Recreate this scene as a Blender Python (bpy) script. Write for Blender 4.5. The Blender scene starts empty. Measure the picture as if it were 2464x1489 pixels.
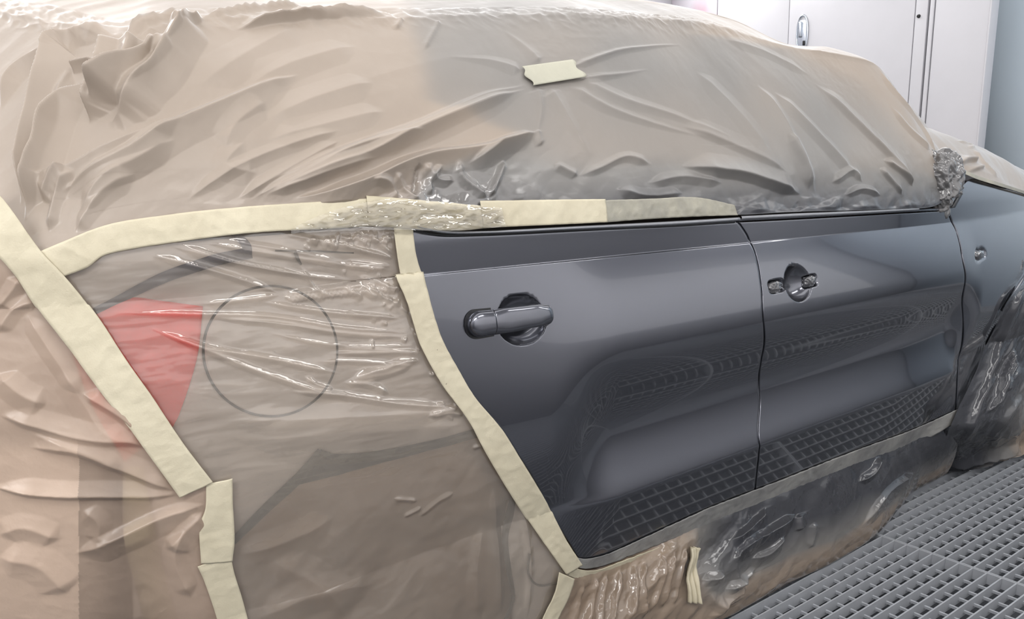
import bpy, math, random
import numpy as np
from mathutils import Matrix
random.seed(4); RNG = np.random.default_rng(4)
sc = bpy.context.scene; COL = sc.collection

# ------------------------------------------------------------------ camera, world, lights, exposure
W, H = 2464, 1489
F_PX, CY = 1978.8, 906.9
PITCH, ROLL, YAW = math.radians(14.73), math.radians(-2.32), math.radians(36.23)
CAM = np.array([0.0, -1.2, 1.153])
_f = np.array([math.sin(YAW)*math.cos(PITCH), math.cos(YAW)*math.cos(PITCH), -math.sin(PITCH)])
_r = np.array([math.cos(YAW), -math.sin(YAW), 0.0]); _u = np.cross(_r, _f)
RIGHT = _r*math.cos(ROLL)+_u*math.sin(ROLL); UP = -_r*math.sin(ROLL)+_u*math.cos(ROLL); FWD = _f
cam = bpy.data.cameras.new('camera'); co = bpy.data.objects.new('camera', cam); COL.objects.link(co)
cam.sensor_width = 36; cam.lens = F_PX/W*36; cam.shift_y = (CY-H/2)/W; cam.clip_start = .01
m = Matrix.Identity(4)
for i in range(3):
    m[i][0], m[i][1], m[i][2], m[i][3] = RIGHT[i], UP[i], -FWD[i], CAM[i]
co.matrix_world = m
sc.camera = co
sc.view_settings.view_transform = 'Standard'; sc.view_settings.look = 'None'
sc.view_settings.gamma = 1; sc.view_settings.use_curve_mapping = False
sc.view_settings.exposure = 0.0
world = bpy.data.worlds.new('world'); sc.world = world; world.use_nodes = True
world.node_tree.nodes['Background'].inputs[0].default_value = (.9, .95, 1, 1)
world.node_tree.nodes['Background'].inputs[1].default_value = .05

def area(name, loc, rot, sx, sy, power, col=(1, .98, .96)):
    l = bpy.data.lights.new(name, 'AREA'); l.shape = 'RECTANGLE'; l.size = sx; l.size_y = sy
    l.energy = power; l.color = col
    o = bpy.data.objects.new(name, l); o.location = loc; o.rotation_euler = rot; COL.objects.link(o); return o
# the booth's ceiling luminaires: two rows of boxes tilted 45 degrees along the side walls
for i in range(4):
    area('lamp', (-2.1+2.3*i, -1.45, 2.72), (math.radians(35), 0, 0), 1.6, .35, (60, 18, 15, 15)[i])
    area('lamp', (-2.1+2.3*i, 3.2, 2.72), (math.radians(-35), 0, 0), 1.6, .35, 30)
# luminaires let into the side wall behind the photographer
area('lamp', (1.45, -1.84, 1.62), (math.radians(90), 0, 0), 7.3, 1.2, 13)
area('lamp', (1.4, .95, 2.88), (0, 0, 0), 8.0, 2.6, 105)  # large overhead panel, added in place of a lamp row to soften the light

# ------------------------------------------------------------------ helpers
def lin(r, g, b, a=1.0):
    f = lambda c: (c/255)/12.92 if c/255 <= .04045 else ((c/255+.055)/1.055)**2.4
    return (f(r), f(g), f(b), a)
def tag(o, label=None, cat=None, group=None, kind=None):
    if label: o['label'] = label
    if cat: o['category'] = cat
    if group: o['group'] = group
    if kind: o['kind'] = kind
    return o
def empty(name, loc=(0, 0, 0), parent=None):
    o = bpy.data.objects.new(name, None); o.location = loc; o.empty_display_size = .1
    COL.objects.link(o); o.parent = parent; return o
def link(name, me, mat=None, parent=None):
    o = bpy.data.objects.new(name, me); COL.objects.link(o)
    if mat and not me.materials: me.materials.append(mat)
    o.parent = parent
    return o
def mesh(name, V, Fc, mat, parent=None, smooth=True, attrs=None):
    V = np.asarray(V, dtype=np.float32).reshape(-1, 3); Fc = np.asarray(Fc, dtype=np.int32)
    me = bpy.data.meshes.new(name)
    n = Fc.shape[1]
    me.vertices.add(len(V)); me.vertices.foreach_set('co', V.ravel())
    me.loops.add(Fc.size); me.loops.foreach_set('vertex_index', Fc.ravel())
    me.polygons.add(len(Fc)); me.polygons.foreach_set('loop_start', np.arange(0, Fc.size, n, dtype=np.int32))
    me.update(calc_edges=True); me.validate()
    if smooth: me.polygons.foreach_set('use_smooth', np.ones(len(me.polygons), dtype=bool))
    for k, a in (attrs or {}).items():
        at = me.attributes.new(k, 'FLOAT', 'POINT'); at.data.foreach_set('value', np.asarray(a, dtype=np.float32).ravel())
    return link(name, me, mat, parent)
def gfaces(nv, nu, keep=None):
    i = np.arange(nv*nu).reshape(nv, nu)
    q = np.stack([i[:-1, :-1], i[:-1, 1:], i[1:, 1:], i[1:, :-1]], -1)
    q = q[keep] if keep is not None else q.reshape(-1, 4)
    return q.reshape(-1, 4)
def grid(name, P, mat, parent=None, attrs=None, keep=None, thick=0, smooth=True):
    nv, nu = P.shape[:2]
    o = mesh(name, P, gfaces(nv, nu, keep), mat, parent, smooth, attrs)
    if thick:
        md = o.modifiers.new('thickness', 'SOLIDIFY'); md.thickness = abs(thick); md.offset = -1
    return o
def box(name, c, s, mat, parent=None, bev=0, rot=None):
    x, y, z = [v/2 for v in s]
    V = np.array([(i, j, k) for i in (-x, x) for j in (-y, y) for k in (-z, z)], float)
    Fc = [(0, 1, 3, 2), (4, 6, 7, 5), (0, 4, 5, 1), (2, 3, 7, 6), (0, 2, 6, 4), (1, 5, 7, 3)]
    o = mesh(name, V, Fc, mat, parent, False); o.location = c
    if rot: o.rotation_euler = rot
    if bev:
        md = o.modifiers.new('bevel', 'BEVEL'); md.width = bev; md.segments = 2
    return o
def sstep(a, b, x):
    t = np.clip((x-a)/(b-a), 0, 1); return t*t*(3-2*t)
def catmull(P, n):
    P = np.asarray(P, float); k = len(P)
    if k == 2: return P[0]+(P[1]-P[0])*np.linspace(0, 1, n)[:, None]
    d = np.r_[0, np.cumsum(np.linalg.norm(np.diff(P, axis=0), axis=1)**.5+1e-9)]
    M = np.empty_like(P)
    M[1:-1] = ((P[2:]-P[1:-1])/(d[2:]-d[1:-1])[:, None]*(d[1:-1]-d[:-2])[:, None] + (P[1:-1]-P[:-2])/(d[1:-1]-d[:-2])[:, None]*(d[2:]-d[1:-1])[:, None])/(d[2:]-d[:-2])[:, None]
    M[0] = (P[1]-P[0])/(d[1]-d[0]); M[-1] = (P[-1]-P[-2])/(d[-1]-d[-2])
    # resample evenly by arc length
    tt = np.linspace(0, d[-1], 40*k); j = np.clip(np.searchsorted(d, tt, 'right')-1, 0, k-2)
    h = (d[j+1]-d[j])[:, None]; s = ((tt-d[j])/(d[j+1]-d[j]))[:, None]
    C = (2*s**3-3*s**2+1)*P[j]+(s**3-2*s**2+s)*h*M[j]+(-2*s**3+3*s**2)*P[j+1]+(s**3-s**2)*h*M[j+1]
    return resample(C, n)
def resample(C, n):
    C = np.asarray(C, float); L = np.r_[0, np.cumsum(np.linalg.norm(np.diff(C, axis=0), axis=1))]
    t = np.linspace(0, L[-1], n)
    return np.stack([np.interp(t, L, C[:, i]) for i in range(C.shape[1])], 1)
# gradient noise on numpy arrays
_perm = RNG.permutation(256); _perm = np.r_[_perm, _perm]
_ang = RNG.uniform(0, 2*np.pi, 256); _gx, _gy = np.cos(_ang), np.sin(_ang)
def perlin(x, y, seed=0):
    x = np.asarray(x, float)+seed*17.13; y = np.asarray(y, float)+seed*9.71
    xi = np.floor(x).astype(int); yi = np.floor(y).astype(int); xf = x-xi; yf = y-yi
    u = xf**3*(xf*(xf*6-15)+10); v = yf**3*(yf*(yf*6-15)+10)
    def g(ix, iy, dx, dy):
        hsh = _perm[(_perm[ix & 255]+iy) & 255]; return _gx[hsh]*dx+_gy[hsh]*dy
    a = g(xi, yi, xf, yf); b = g(xi+1, yi, xf-1, yf); c = g(xi, yi+1, xf, yf-1); d = g(xi+1, yi+1, xf-1, yf-1)
    return (a+(b-a)*u)+((c+(d-c)*u)-(a+(b-a)*u))*v
def ridged(x, y, seed=0, octv=3):
    o = 0; a = 1.0
    for i in range(octv):
        o = o+a*(1-2*np.abs(perlin(x*2**i, y*2**i, seed+i*3))); a *= .5
    return o-1
def crumple(x, y, seed=0, octv=3):   # facets and creases: sums of folded planes over a warped domain
    wx = x+.35*perlin(x*.9, y*.9, seed+40); wy = y+.35*perlin(x*.9, y*.9, seed+41)
    o = 0; a = 1.0; r = np.random.default_rng(seed+7)
    for i in range(octv):
        for k in range(3):
            th = r.uniform(0, np.pi); ph = r.uniform(0, 9)
            s = (wx*np.cos(th)+wy*np.sin(th))*2**i+ph+.6*perlin(wx*2**i*.7, wy*2**i*.7, seed+k+5*i)
            o = o+a*(np.abs((s % 2)-1)-.5)
        a *= .5
    return o/2

# camera rays: where a point of the photograph lies on a real surface of the car
def rays(p):
    p = np.asarray(p, float).reshape(-1, 2)
    v = FWD+((p[:, :1]-W/2)/F_PX)*RIGHT-((p[:, 1:]-CY)/F_PX)*UP
    return v/v[:, 1:2]
def proj(P):
    d = P-CAM; z = d@FWD
    return np.stack([W/2+F_PX*(d@RIGHT)/z, CY-F_PX*(d@UP)/z], -1)

# ------------------------------------------------------------------ the car's side as a surface  y = g(X, z)
def zch(X): return .972-.026*(X-.7)            # shoulder line
ZC = .466                                       # lower crease
def g(X, z):
    X = np.asarray(X, float); z = np.asarray(z, float)
    plan = .16*(np.clip(.55-X, 0, 2)/.6)**2+.085*(np.clip(X-2.2, 0, 2)/.9)**2
    w = sstep(.93, 1.12, X)*(1-sstep(2.52, 2.68, X))
    q = zch(X)-z
    ledge = .0024*(1-sstep(1.45, 1.8, X))*sstep(.50, .62, X)*sstep(.0016, -.0016, q)
    up = ledge+(-.03+.09*sstep(1.2, 1.6, X))*np.clip(-q, 0, 1)+1.0*np.clip(-q-.05, 0, 1)**1.6
    A_ = .026+.034*sstep(.70, 1.1, X)
    tq = np.clip(q, 0, 1)/(zch(X)-.545); tc_ = np.clip(tq, 0, 1)
    lo = -A_*(w*np.sin(np.pi*tc_)*(1-sstep(.35, 1.0, tc_)) + (1-w)*np.sin(np.pi*np.clip(tq, 0, 1.15)*.8))
    zz = np.clip(z-ZC, 0, 1)
    sw = -w*.044*np.exp(-(zz/.085)**1.4)*np.where(z >= ZC, 1, 1)
    below = np.clip(ZC-z, 0, 1)
    lo2 = .34*below*w+.1*below**2
    return plan+up+lo+sw+lo2
def gn(X, z, e=.002):
    gx = (g(X+e, z)-g(X-e, z))/(2*e); gz = (g(X, z+e)-g(X, z-e))/(2*e)
    n = np.stack([gx, -np.ones_like(gx), gz], -1); return n/np.linalg.norm(n, axis=-1, keepdims=True)
def bp(XZ, off=0.0):
    XZ = np.asarray(XZ, float); X, z = XZ[..., 0], XZ[..., 1]
    P = np.stack([X, g(X, z), z], -1)
    return P+gn(X, z)*(np.asarray(off)[..., None] if np.ndim(off) else off)
def px(p, off=0.0):                             # pixel -> (X, z) on the car's side
    r = rays(p); k = np.full(len(r), 1.2)
    for _ in range(40):
        X = k*r[:, 0]; z = CAM[2]+k*r[:, 2]
        k = .5*k+.5*(1.2+g(X, z)-off)
    return np.stack([k*r[:, 0], CAM[2]+k*r[:, 2]], 1)
def at(p, y):                                   # pixel -> point at depth y
    r = rays(p); k = np.asarray(y)+1.2
    return CAM+r*np.reshape(k, (-1, 1))
def gnd(p, z=0.0):
    r = rays(p); k = (z-CAM[2])/r[:, 2]; return CAM+r*k[:, None]
def coons(b, t, l, r):                          # bottom, top (left->right), left, right (bottom->top)
    nu, nv = len(b), len(l); u = np.linspace(0, 1, nu)[None, :, None]; v = np.linspace(0, 1, nv)[:, None, None]
    b, t, l, r = b[None], t[None], l[:, None], r[:, None]
    return (1-v)*b+v*t+(1-u)*l+u*r-((1-u)*(1-v)*b[:, :1]+u*(1-v)*b[:, -1:]+(1-u)*v*t[:, :1]+u*v*t[:, -1:])
def join_corners(b, t, l, r):
    b = np.array(b, float); t = np.array(t, float); l = np.array(l, float); r = np.array(r, float)
    b[0], b[-1], t[0], t[-1] = l[0], r[0], l[-1], r[-1]; return b, t, l, r

# folds: polylines on a surface's own metric coordinates
def seg_dist(Q, P):                             # Q (n,2), polyline P (m,2) -> signed distance, position 0..1
    best = np.full(len(Q), 1e9); sgn = np.zeros(len(Q)); tpos = np.zeros(len(Q))
    L = np.r_[0, np.cumsum(np.linalg.norm(np.diff(P, axis=0), axis=1))]
    for i in range(len(P)-1):
        d = P[i+1]-P[i]; l2 = (d**2).sum()+1e-12; w = Q-P[i]
        t = np.clip((w@d)/l2, 0, 1); e = w-t[:, None]*d; dist = np.hypot(e[:, 0], e[:, 1])
        k = dist < best; best[k] = dist[k]
        sgn[k] = np.sign(d[0]*w[k, 1]-d[1]*w[k, 0]); tpos[k] = (L[i]+t[k]*np.sqrt(l2))/L[-1]
    return best*np.where(sgn == 0, 1, sgn), tpos
def apply_folds(M, Hh, folds, to_m):
    """M (nv,nu,2) metric coordinates, Hh heights (changed in place)."""
    Q = M.reshape(-1, 2); hh = Hh.reshape(-1)
    for pts, w, a, mode in folds:
        P = to_m(np.array(pts, float))
        P = catmull(P, max(4, 4*len(P))) if len(P) > 2 else P
        w1 = w*4.5
        lo = P.min(0)-w1; hi = P.max(0)+w1
        idx = np.where((Q[:, 0] > lo[0]) & (Q[:, 0] < hi[0]) & (Q[:, 1] > lo[1]) & (Q[:, 1] < hi[1]))[0]
        if not len(idx): continue
        d, t = seg_dist(Q[idx], P)
        tp = np.clip(np.minimum(t, 1-t)*5, 0, 1); tp = tp*tp*(3-2*tp)
        if mode == 'v': tp = np.clip((1-t)*1.3, 0, 1)*np.clip(t*12, 0, 1)       # starts strong, dies away
        dd = np.abs(d); w = w*(.22+.78*tp)
        if mode == 's':      # pleat: gentle on the left of its direction, steep on the right
            wv = np.where(d > 0, w*1.7, w*.6)
        else: wv = w
        # beyond the ends fall off with distance from the end
        hh[idx] += 1.15*a*tp*(.62*np.clip(1-np.sqrt((dd/wv)**2+.01)/2.1, 0, 1)+.38*np.exp(.12-np.sqrt((dd/wv)**2+.015)))

# ------------------------------------------------------------------ materials
MATS = {}
def nt(name):
    mt = bpy.data.materials.new(name); mt.use_nodes = True; t = mt.node_tree; t.nodes.clear()
    out = t.nodes.new('ShaderNodeOutputMaterial'); MATS[name] = mt
    return mt, t, out
def N(t, typ, **kw):
    n = t.nodes.new(typ)
    for k, v in kw.items():
        if k.startswith('i_'):
            key = k[2:]; key = int(key) if key.isdigit() else key.replace('_', ' ')
            n.inputs[key].default_value = v
        else: setattr(n, k, v)
    return n
def bumpn(t, scale, strength, dist=.002, detail=3, kind='noise', sc3=(1, 1, 1)):
    tc = N(t, 'ShaderNodeTexCoord'); mp = N(t, 'ShaderNodeMapping'); mp.inputs['Scale'].default_value = sc3
    t.links.new(tc.outputs['Object'], mp.inputs[0])
    if kind == 'noise': n = N(t, 'ShaderNodeTexNoise', i_Scale=scale, i_Detail=detail); o = n.outputs['Fac']
    else: n = N(t, 'ShaderNodeTexVoronoi', i_Scale=scale); o = n.outputs['Distance']
    t.links.new(mp.outputs[0], n.inputs['Vector'])
    b = N(t, 'ShaderNodeBump', i_Strength=strength, i_Distance=dist); t.links.new(o, b.inputs['Height']); return b, n
def simple(name, col, rough=.5, metal=0, bump=None, var=0, coat=0, spec=.5, varscale=8):
    mt, t, out = nt(name); p = N(t, 'ShaderNodeBsdfPrincipled')
    p.inputs['Base Color'].default_value = col; p.inputs['Roughness'].default_value = rough; p.inputs['Metallic'].default_value = metal
    p.inputs['Coat Weight'].default_value = coat; p.inputs['Coat Roughness'].default_value = .02; p.inputs['Specular IOR Level'].default_value = spec
    if var:
        tc = N(t, 'ShaderNodeTexCoord'); nz = N(t, 'ShaderNodeTexNoise', i_Scale=varscale, i_Detail=4)
        t.links.new(tc.outputs['Object'], nz.inputs['Vector'])
        mx = N(t, 'ShaderNodeMix', data_type='RGBA'); mx.inputs[6].default_value = tuple(c*(1-var) for c in col[:3])+(1,)
        mx.inputs[7].default_value = tuple(min(1, c*(1+var)) for c in col[:3])+(1,)
        t.links.new(nz.outputs['Fac'], mx.inputs[0]); t.links.new(mx.outputs[2], p.inputs['Base Color'])
    if bump:
        b, _ = bumpn(t, *bump); t.links.new(b.outputs[0], p.inputs['Normal'])
    t.links.new(p.outputs[0], out.inputs[0]); return mt
def paint(name, base, rough=.34):
    mt, t, out = nt(name); p = N(t, 'ShaderNodeBsdfPrincipled')
    p.inputs['Base Color'].default_value = base; p.inputs['Metallic'].default_value = .85; p.inputs['Roughness'].default_value = rough
    p.inputs['Coat Weight'].default_value = 1; p.inputs['Coat Roughness'].default_value = .035; p.inputs['Coat IOR'].default_value = 1.55
    t.links.new(p.outputs[0], out.inputs[0]); return mt
M_PAINT = paint('grey_metallic_paint', lin(97, 99, 107), .2)
def film(name, tan, clear=0.0, rough=.34, gloss=.04, tint=(.935, .895, .845), bump=(60, .25, .004), trans=.12):
    """masking film: milky tan plastic; attribute 'spray' = paint overspray lying on it, 'veil' = how milky it is"""
    mt, t, out = nt(name)
    a = N(t, 'ShaderNodeAttribute', attribute_name='spray'); v = N(t, 'ShaderNodeAttribute', attribute_name='veil')
    tc = N(t, 'ShaderNodeTexCoord'); nz = N(t, 'ShaderNodeTexNoise', i_Scale=5, i_Detail=5); t.links.new(tc.outputs['Object'], nz.inputs['Vector'])
    m1 = N(t, 'ShaderNodeMix', data_type='RGBA'); m1.inputs[6].default_value = tuple(c*.86 for c in tan[:3])+(1,); m1.inputs[7].default_value = tuple(min(1, c*1.1) for c in tan[:3])+(1,)
    t.links.new(nz.outputs['Fac'], m1.inputs[0])
    r = N(t, 'ShaderNodeValToRGB'); e = r.color_ramp.elements
    e[0].position = 0; e[0].color = lin(169, 156, 143); e[1].position = 1; e[1].color = lin(66, 67, 72)
    k = e.new(.4); k.color = lin(140, 137, 133); k = e.new(.7); k.color = lin(104, 103, 103)
    m2 = N(t, 'ShaderNodeMix', data_type='RGBA')
    sm = N(t, 'ShaderNodeMath', operation='MULTIPLY', i_1=2.5, use_clamp=True); t.links.new(a.outputs['Fac'], sm.inputs[0])
    t.links.new(a.outputs['Fac'], r.inputs[0]); t.links.new(sm.outputs[0], m2.inputs[0])
    t.links.new(m1.outputs[2], m2.inputs[6]); t.links.new(r.outputs[0], m2.inputs[7])
    b, _ = bumpn(t, bump[0], bump[1], bump[2])
    d = N(t, 'ShaderNodeBsdfDiffuse'); t.links.new(m2.outputs[2], d.inputs[0]); t.links.new(b.outputs[0], d.inputs['Normal'])
    tl = N(t, 'ShaderNodeBsdfTranslucent'); t.links.new(m2.outputs[2], tl.inputs[0])
    mx = N(t, 'ShaderNodeMixShader', i_0=trans); t.links.new(d.outputs[0], mx.inputs[1]); t.links.new(tl.outputs[0], mx.inputs[2])
    tr = N(t, 'ShaderNodeBsdfTransparent'); tr.inputs[0].default_value = tint+(1,)
    mv = N(t, 'ShaderNodeMixShader'); t.links.new(v.outputs['Fac'], mv.inputs[0]); t.links.new(tr.outputs[0], mv.inputs[1]); t.links.new(mx.outputs[0], mv.inputs[2])
    sh = N(t, 'ShaderNodeAttribute', attribute_name='shine'); rg = N(t, 'ShaderNodeMath', operation='MULTIPLY_ADD', i_1=-.75*rough, i_2=rough); t.links.new(sh.outputs['Fac'], rg.inputs[0])
    gl = N(t, 'ShaderNodeBsdfGlossy'); t.links.new(rg.outputs[0], gl.inputs['Roughness']); t.links.new(b.outputs[0], gl.inputs['Normal'])
    fr = N(t, 'ShaderNodeFresnel', i_IOR=1.5); t.links.new(b.outputs[0], fr.inputs['Normal'])
    gm = N(t, 'ShaderNodeMath', operation='MULTIPLY_ADD', i_1=2.0, i_2=gloss/.04); t.links.new(sh.outputs['Fac'], gm.inputs[0])
    fg = N(t, 'ShaderNodeMath', operation='MULTIPLY'); t.links.new(fr.outputs[0], fg.inputs[0]); t.links.new(gm.outputs[0], fg.inputs[1])
    mg = N(t, 'ShaderNodeMixShader'); t.links.new(fg.outputs[0], mg.inputs[0]); t.links.new(mv.outputs[0], mg.inputs[1]); t.links.new(gl.outputs[0], mg.inputs[2])
    t.links.new(mg.outputs[0], out.inputs[0]); return mt
M_LAP = film('thin_clear_lap', lin(228, 220, 205), rough=.08, gloss=.10, tint=(1, .99, .97))
TAN = lin(169, 156, 143)
M_FILM = film('tan_masking_film', TAN, rough=.42, gloss=.035, bump=(30, .12, .004))
M_REAR = film('milky_rear_film', lin(206, 182, 162), rough=.36, gloss=.05)
M_CLEAR = film('clear_masking_film', lin(226, 214, 199), rough=.1, gloss=.10, bump=(45, .18, .003))
M_SILL = film('sprayed_sill_film', lin(190, 168, 146), rough=.16, gloss=.06, bump=(40, .3, .004))
def tape_mat(name, c1, spray):
    mt, t, out = nt(name); p = N(t, 'ShaderNodeBsdfPrincipled', i_Roughness=.55)
    tc = N(t, 'ShaderNodeTexCoord'); nz = N(t, 'ShaderNodeTexNoise', i_Scale=7, i_Detail=6, i_Roughness=.65); t.links.new(tc.outputs['Object'], nz.inputs['Vector'])
    mx = N(t, 'ShaderNodeMix', data_type='RGBA'); mx.inputs[6].default_value = spray; mx.inputs[7].default_value = c1
    rp = N(t, 'ShaderNodeMapRange', i_1=.3, i_2=.62); t.links.new(nz.outputs['Fac'], rp.inputs[0]); t.links.new(rp.outputs[0], mx.inputs[0])
    t.links.new(mx.outputs[2], p.inputs['Base Color'])
    b, _ = bumpn(t, 420, .25, .0012, 2); b2, _ = bumpn(t, 32, .35, .003, 3); t.links.new(b2.outputs[0], b.inputs['Normal'])
    t.links.new(b.outputs[0], p.inputs['Normal']); t.links.new(p.outputs[0], out.inputs[0]); return mt
M_TAPE = tape_mat('crepe_masking_tape', lin(209, 201, 176), lin(194, 185, 160))
M_TAPE_G = tape_mat('sprayed_masking_tape', lin(170, 166, 150), lin(132, 131, 124))
M_TAPE_D = tape_mat('grey_sprayed_tape', lin(158, 157, 153), lin(120, 120, 120))
M_WHITE = simple('white_booth_panel', lin(194, 194, 199), .45, bump=(6, .05, .01, 3), var=.03)
M_GREYWALL = simple('blue_grey_panel', lin(200, 214, 226), .5, var=.05, varscale=2)
M_DARK = simple('black_gap', lin(18, 18, 20), .6)
M_RUBBER = simple('tyre_rubber', lin(30, 30, 31), .7, bump=(60, .3, .003))
M_TRIMB = simple('black_trim', lin(24, 25, 28), .35)
M_STEEL = simple('galvanised_grating', lin(166, 169, 174), .5, metal=0, var=.14, varscale=14, bump=(60, .2, .002))
M_PIT = simple('pit_filter_floor', lin(96, 99, 104), .9, var=.12)
M_PRIMER = simple('sanded_quarter_paint', lin(222, 214, 208), .5, metal=0, var=.06)
M_RED = simple('red_lamp_lens', lin(255, 58, 50), .15, coat=.5)
M_NAVY = simple('blue_fine_line_tape', lin(38, 42, 74), .5)
M_BLACKTAPE = simple('black_foam_tape', lin(26, 34, 34), .6)
M_CHROME = simple('zinc_latch', lin(190, 196, 204), .25, metal=.9)
M_ALLOY = simple('wheel_rim', lin(150, 152, 156), .35, metal=.8)

# ------------------------------------------------------------------ the booth
pit = box('floor', (1.5, .85, -.46), (9.4, 5.3, .05), M_PIT); tag(pit, kind='structure')
def bar_mesh(name, L, w, h):
    x, y = L/2, w/2
    V = [(sx*x, sy*y, z) for sx in (-1, 1) for sy in (-1, 1) for z in (-h, 0)]
    me = bpy.data.meshes.new(name); me.from_pydata([tuple(v) for v in V], [], [(0, 1, 3, 2), (4, 6, 7, 5), (0, 4, 5, 1), (2, 3, 7, 6), (0, 2, 6, 4), (1, 5, 7, 3)])
    me.materials.append(M_STEEL); return me
def sub(name, me, parent, loc):
    o = bpy.data.objects.new(name, me); COL.objects.link(o); o.parent = parent; o.location = loc; return o
PITCH_Y, PITCH_X, Y0, X0 = .0381, .0525, -.0435, 2.255
def joined(name, items, parent):                # many bars joined into one part
    V = []; Fc = []
    for c, s in items:
        n = len(V); x, y, z = s[0]/2, s[1]/2, s[2]
        V += [(c[0]+i*x, c[1]+j*y, c[2]+k*z) for i in (-1, 1) for j in (-1, 1) for k in (-1, 0)]
        Fc += [tuple(n+q for q in f) for f in [(0, 1, 3, 2), (4, 6, 7, 5), (0, 4, 5, 1), (2, 3, 7, 6), (0, 2, 6, 4), (1, 5, 7, 3)]]
    o = mesh(name, V, Fc, M_STEEL, parent, False); o['kind'] = 'stuff'; return o
YL, YR = Y0-44*PITCH_Y, Y0+64*PITCH_Y
LEN = 1.5
bm_ = bar_mesh('bearing_bar', LEN-.012, .0042, .032); rm_ = bar_mesh('cross_rod', .0055, YR-YL, .007); em_ = bar_mesh('end_bar', .0042, YR-YL, .032)
for ip in range(-3, 3):
    xa = X0-LEN+ip*LEN+LEN; seen = ip in (-1, 0)
    pn = empty('grating_panel', (xa+LEN/2, 0, 0), pit); pn.matrix_parent_inverse = Matrix.Translation((-1.5, -.85, .46))
    rest = []
    ny = int(round((YR-YL)/PITCH_Y))
    for j in range(ny+1):
        y = YL+j*PITCH_Y
        if seen and -.80 < y < .12: sub('bearing_bar', bm_, pn, (0, y, 0))
        else: rest.append(((0, y, 0), (LEN-.012, .0042, .032)))
    ym = (YL+YR)/2
    for i in range(1, int(LEN/PITCH_X)+1):
        x = -LEN/2+i*PITCH_X-.026
        if seen and 1.55 < x+xa+LEN/2 < 3.6: sub('cross_rod', rm_, pn, (x, ym, -.0165))
        else: rest.append(((x, ym, -.0165), (.0055, YR-YL, .007)))
    for s in (-1, 1):
        sub('end_bar', em_, pn, (s*(LEN/2-.0035), ym, 0))
    joined('grating_bars', rest, pn)
XW = 5.2
def wall_plane(name, loc, size, mat): o = box(name, loc, size, mat); tag(o, kind='structure'); return o
wall_plane('wall_left', (1.5, 3.62, 1.2), (9.4, .06, 3.4), M_WHITE)
wall_plane('wall_right', (1.5, -1.88, 1.2), (9.4, .06, 3.4), simple('brightened_white_wall', lin(244, 244, 246), .5))  # colour raised above the other walls to brighten the car's reflections
wall_plane('wall_back', (-3.2, .85, 1.2), (.06, 5.3, 3.4), M_WHITE)
wall_plane('ceiling', (1.5, .85, 2.95), (9.4, 5.6, .06), M_WHITE)
wf = wall_plane('wall_front', (XW+.46, .85, 1.2), (.06, 5.3, 3.4), M_GREYWALL)
# white leaf panels of the front doors, standing proud of the grey wall behind
M_PINK = simple('white_panel_pink_overspray', lin(232, 226, 232), .45)
t = M_PINK.node_tree; p = [n for n in t.nodes if n.type == 'BSDF_PRINCIPLED'][0]
tc = N(t, 'ShaderNodeTexCoord'); nz = N(t, 'ShaderNodeTexNoise', i_Scale=3.0, i_Detail=3); t.links.new(tc.outputs['Object'], nz.inputs['Vector'])
rp = N(t, 'ShaderNodeMapRange', i_1=.42, i_2=.66); t.links.new(nz.outputs['Fac'], rp.inputs[0])
mx = N(t, 'ShaderNodeMix', data_type='RGBA'); mx.inputs[6].default_value = lin(193, 189, 196); mx.inputs[7].default_value = lin(178, 150, 162)
t.links.new(rp.outputs[0], mx.inputs[0]); t.links.new(mx.outputs[2], p.inputs['Base Color'])
dr = empty('door_1', (XW, 2.0, 0)); tag(dr, kind='structure')
def leaf(name, ya, yb, x=XW, mat=M_WHITE, th=.05, par=dr, z=(0.02, 2.8)):
    o = box(name, (x+th/2-XW, (ya+yb)/2-2.0, (z[0]+z[1])/2), (th, abs(yb-ya), z[1]-z[0]), mat, par, .003); return o
gp = .004
leaf('panel', 3.59, 3.138+gp, mat=M_PINK); leaf('panel', 3.138-gp, 2.513+gp*.5)
leaf('panel', 2.513-gp*.5, 1.622+gp*.7); leaf('stile', 1.622-gp*.7, 1.546)
leaf('edge_strip', 1.530, 1.506, XW-.004); leaf('panel', 1.499, 1.186); leaf('edge_strip', 1.186, 1.176, XW-.004, th=.09)
box('gap_backing', (.055, .4, 1.4), (.01, 2.4, 2.7), M_DARK, dr)
def latch():
    c = at([(1931, 80)], 0)[0]; r = rays([(1931, 82)])[0]; k = (XW-0)/r[0]; c = CAM+r*k
    y, z = c[1]-2.0, c[2]
    n = 28; a = np.linspace(0, 2*np.pi, n, endpoint=False)
    def oval(ry, rz, sx): return np.stack([np.full(n, sx), y+ry*np.cos(a), z+rz*np.sign(np.sin(a))*np.abs(np.sin(a))**.8], 1)
    rings = [oval(.046, .125, -.002), oval(.044, .122, -.010), oval(.038, .114, -.010), oval(.036, .11, .012)]
    V = np.concatenate(rings); Fc = [[i*n+j, i*n+(j+1) % n, (i+1)*n+(j+1) % n, (i+1)*n+j] for i in range(3) for j in range(n)]
    o = mesh('latch_recess', V, Fc, M_CHROME, dr)
    box('latch_plate', (-.0005, y, z-.01), (.012, .064, .20), M_CHROME, dr, .004)
    box('latch_lever', (-.012, y+.012, z+.03), (.02, .022, .10), M_CHROME, dr, .006)
    k2 = box('latch_keyhole', (-.012, y-.02, z-.06), (.012, .012, .03), M_DARK, dr, .003)
latch()
r = rays([(2211, 39)])[0]; c = CAM+r*(XW/r[0])
a = np.linspace(0, 2*np.pi, 16, endpoint=False)
V = [(-.012, c[1]-2, c[2])]+[(-.010, c[1]-2+.009*math.cos(q), c[2]+.009*math.sin(q)) for q in a]+[(0, c[1]-2+.011*math.cos(q), c[2]+.011*math.sin(q)) for q in a]
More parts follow.
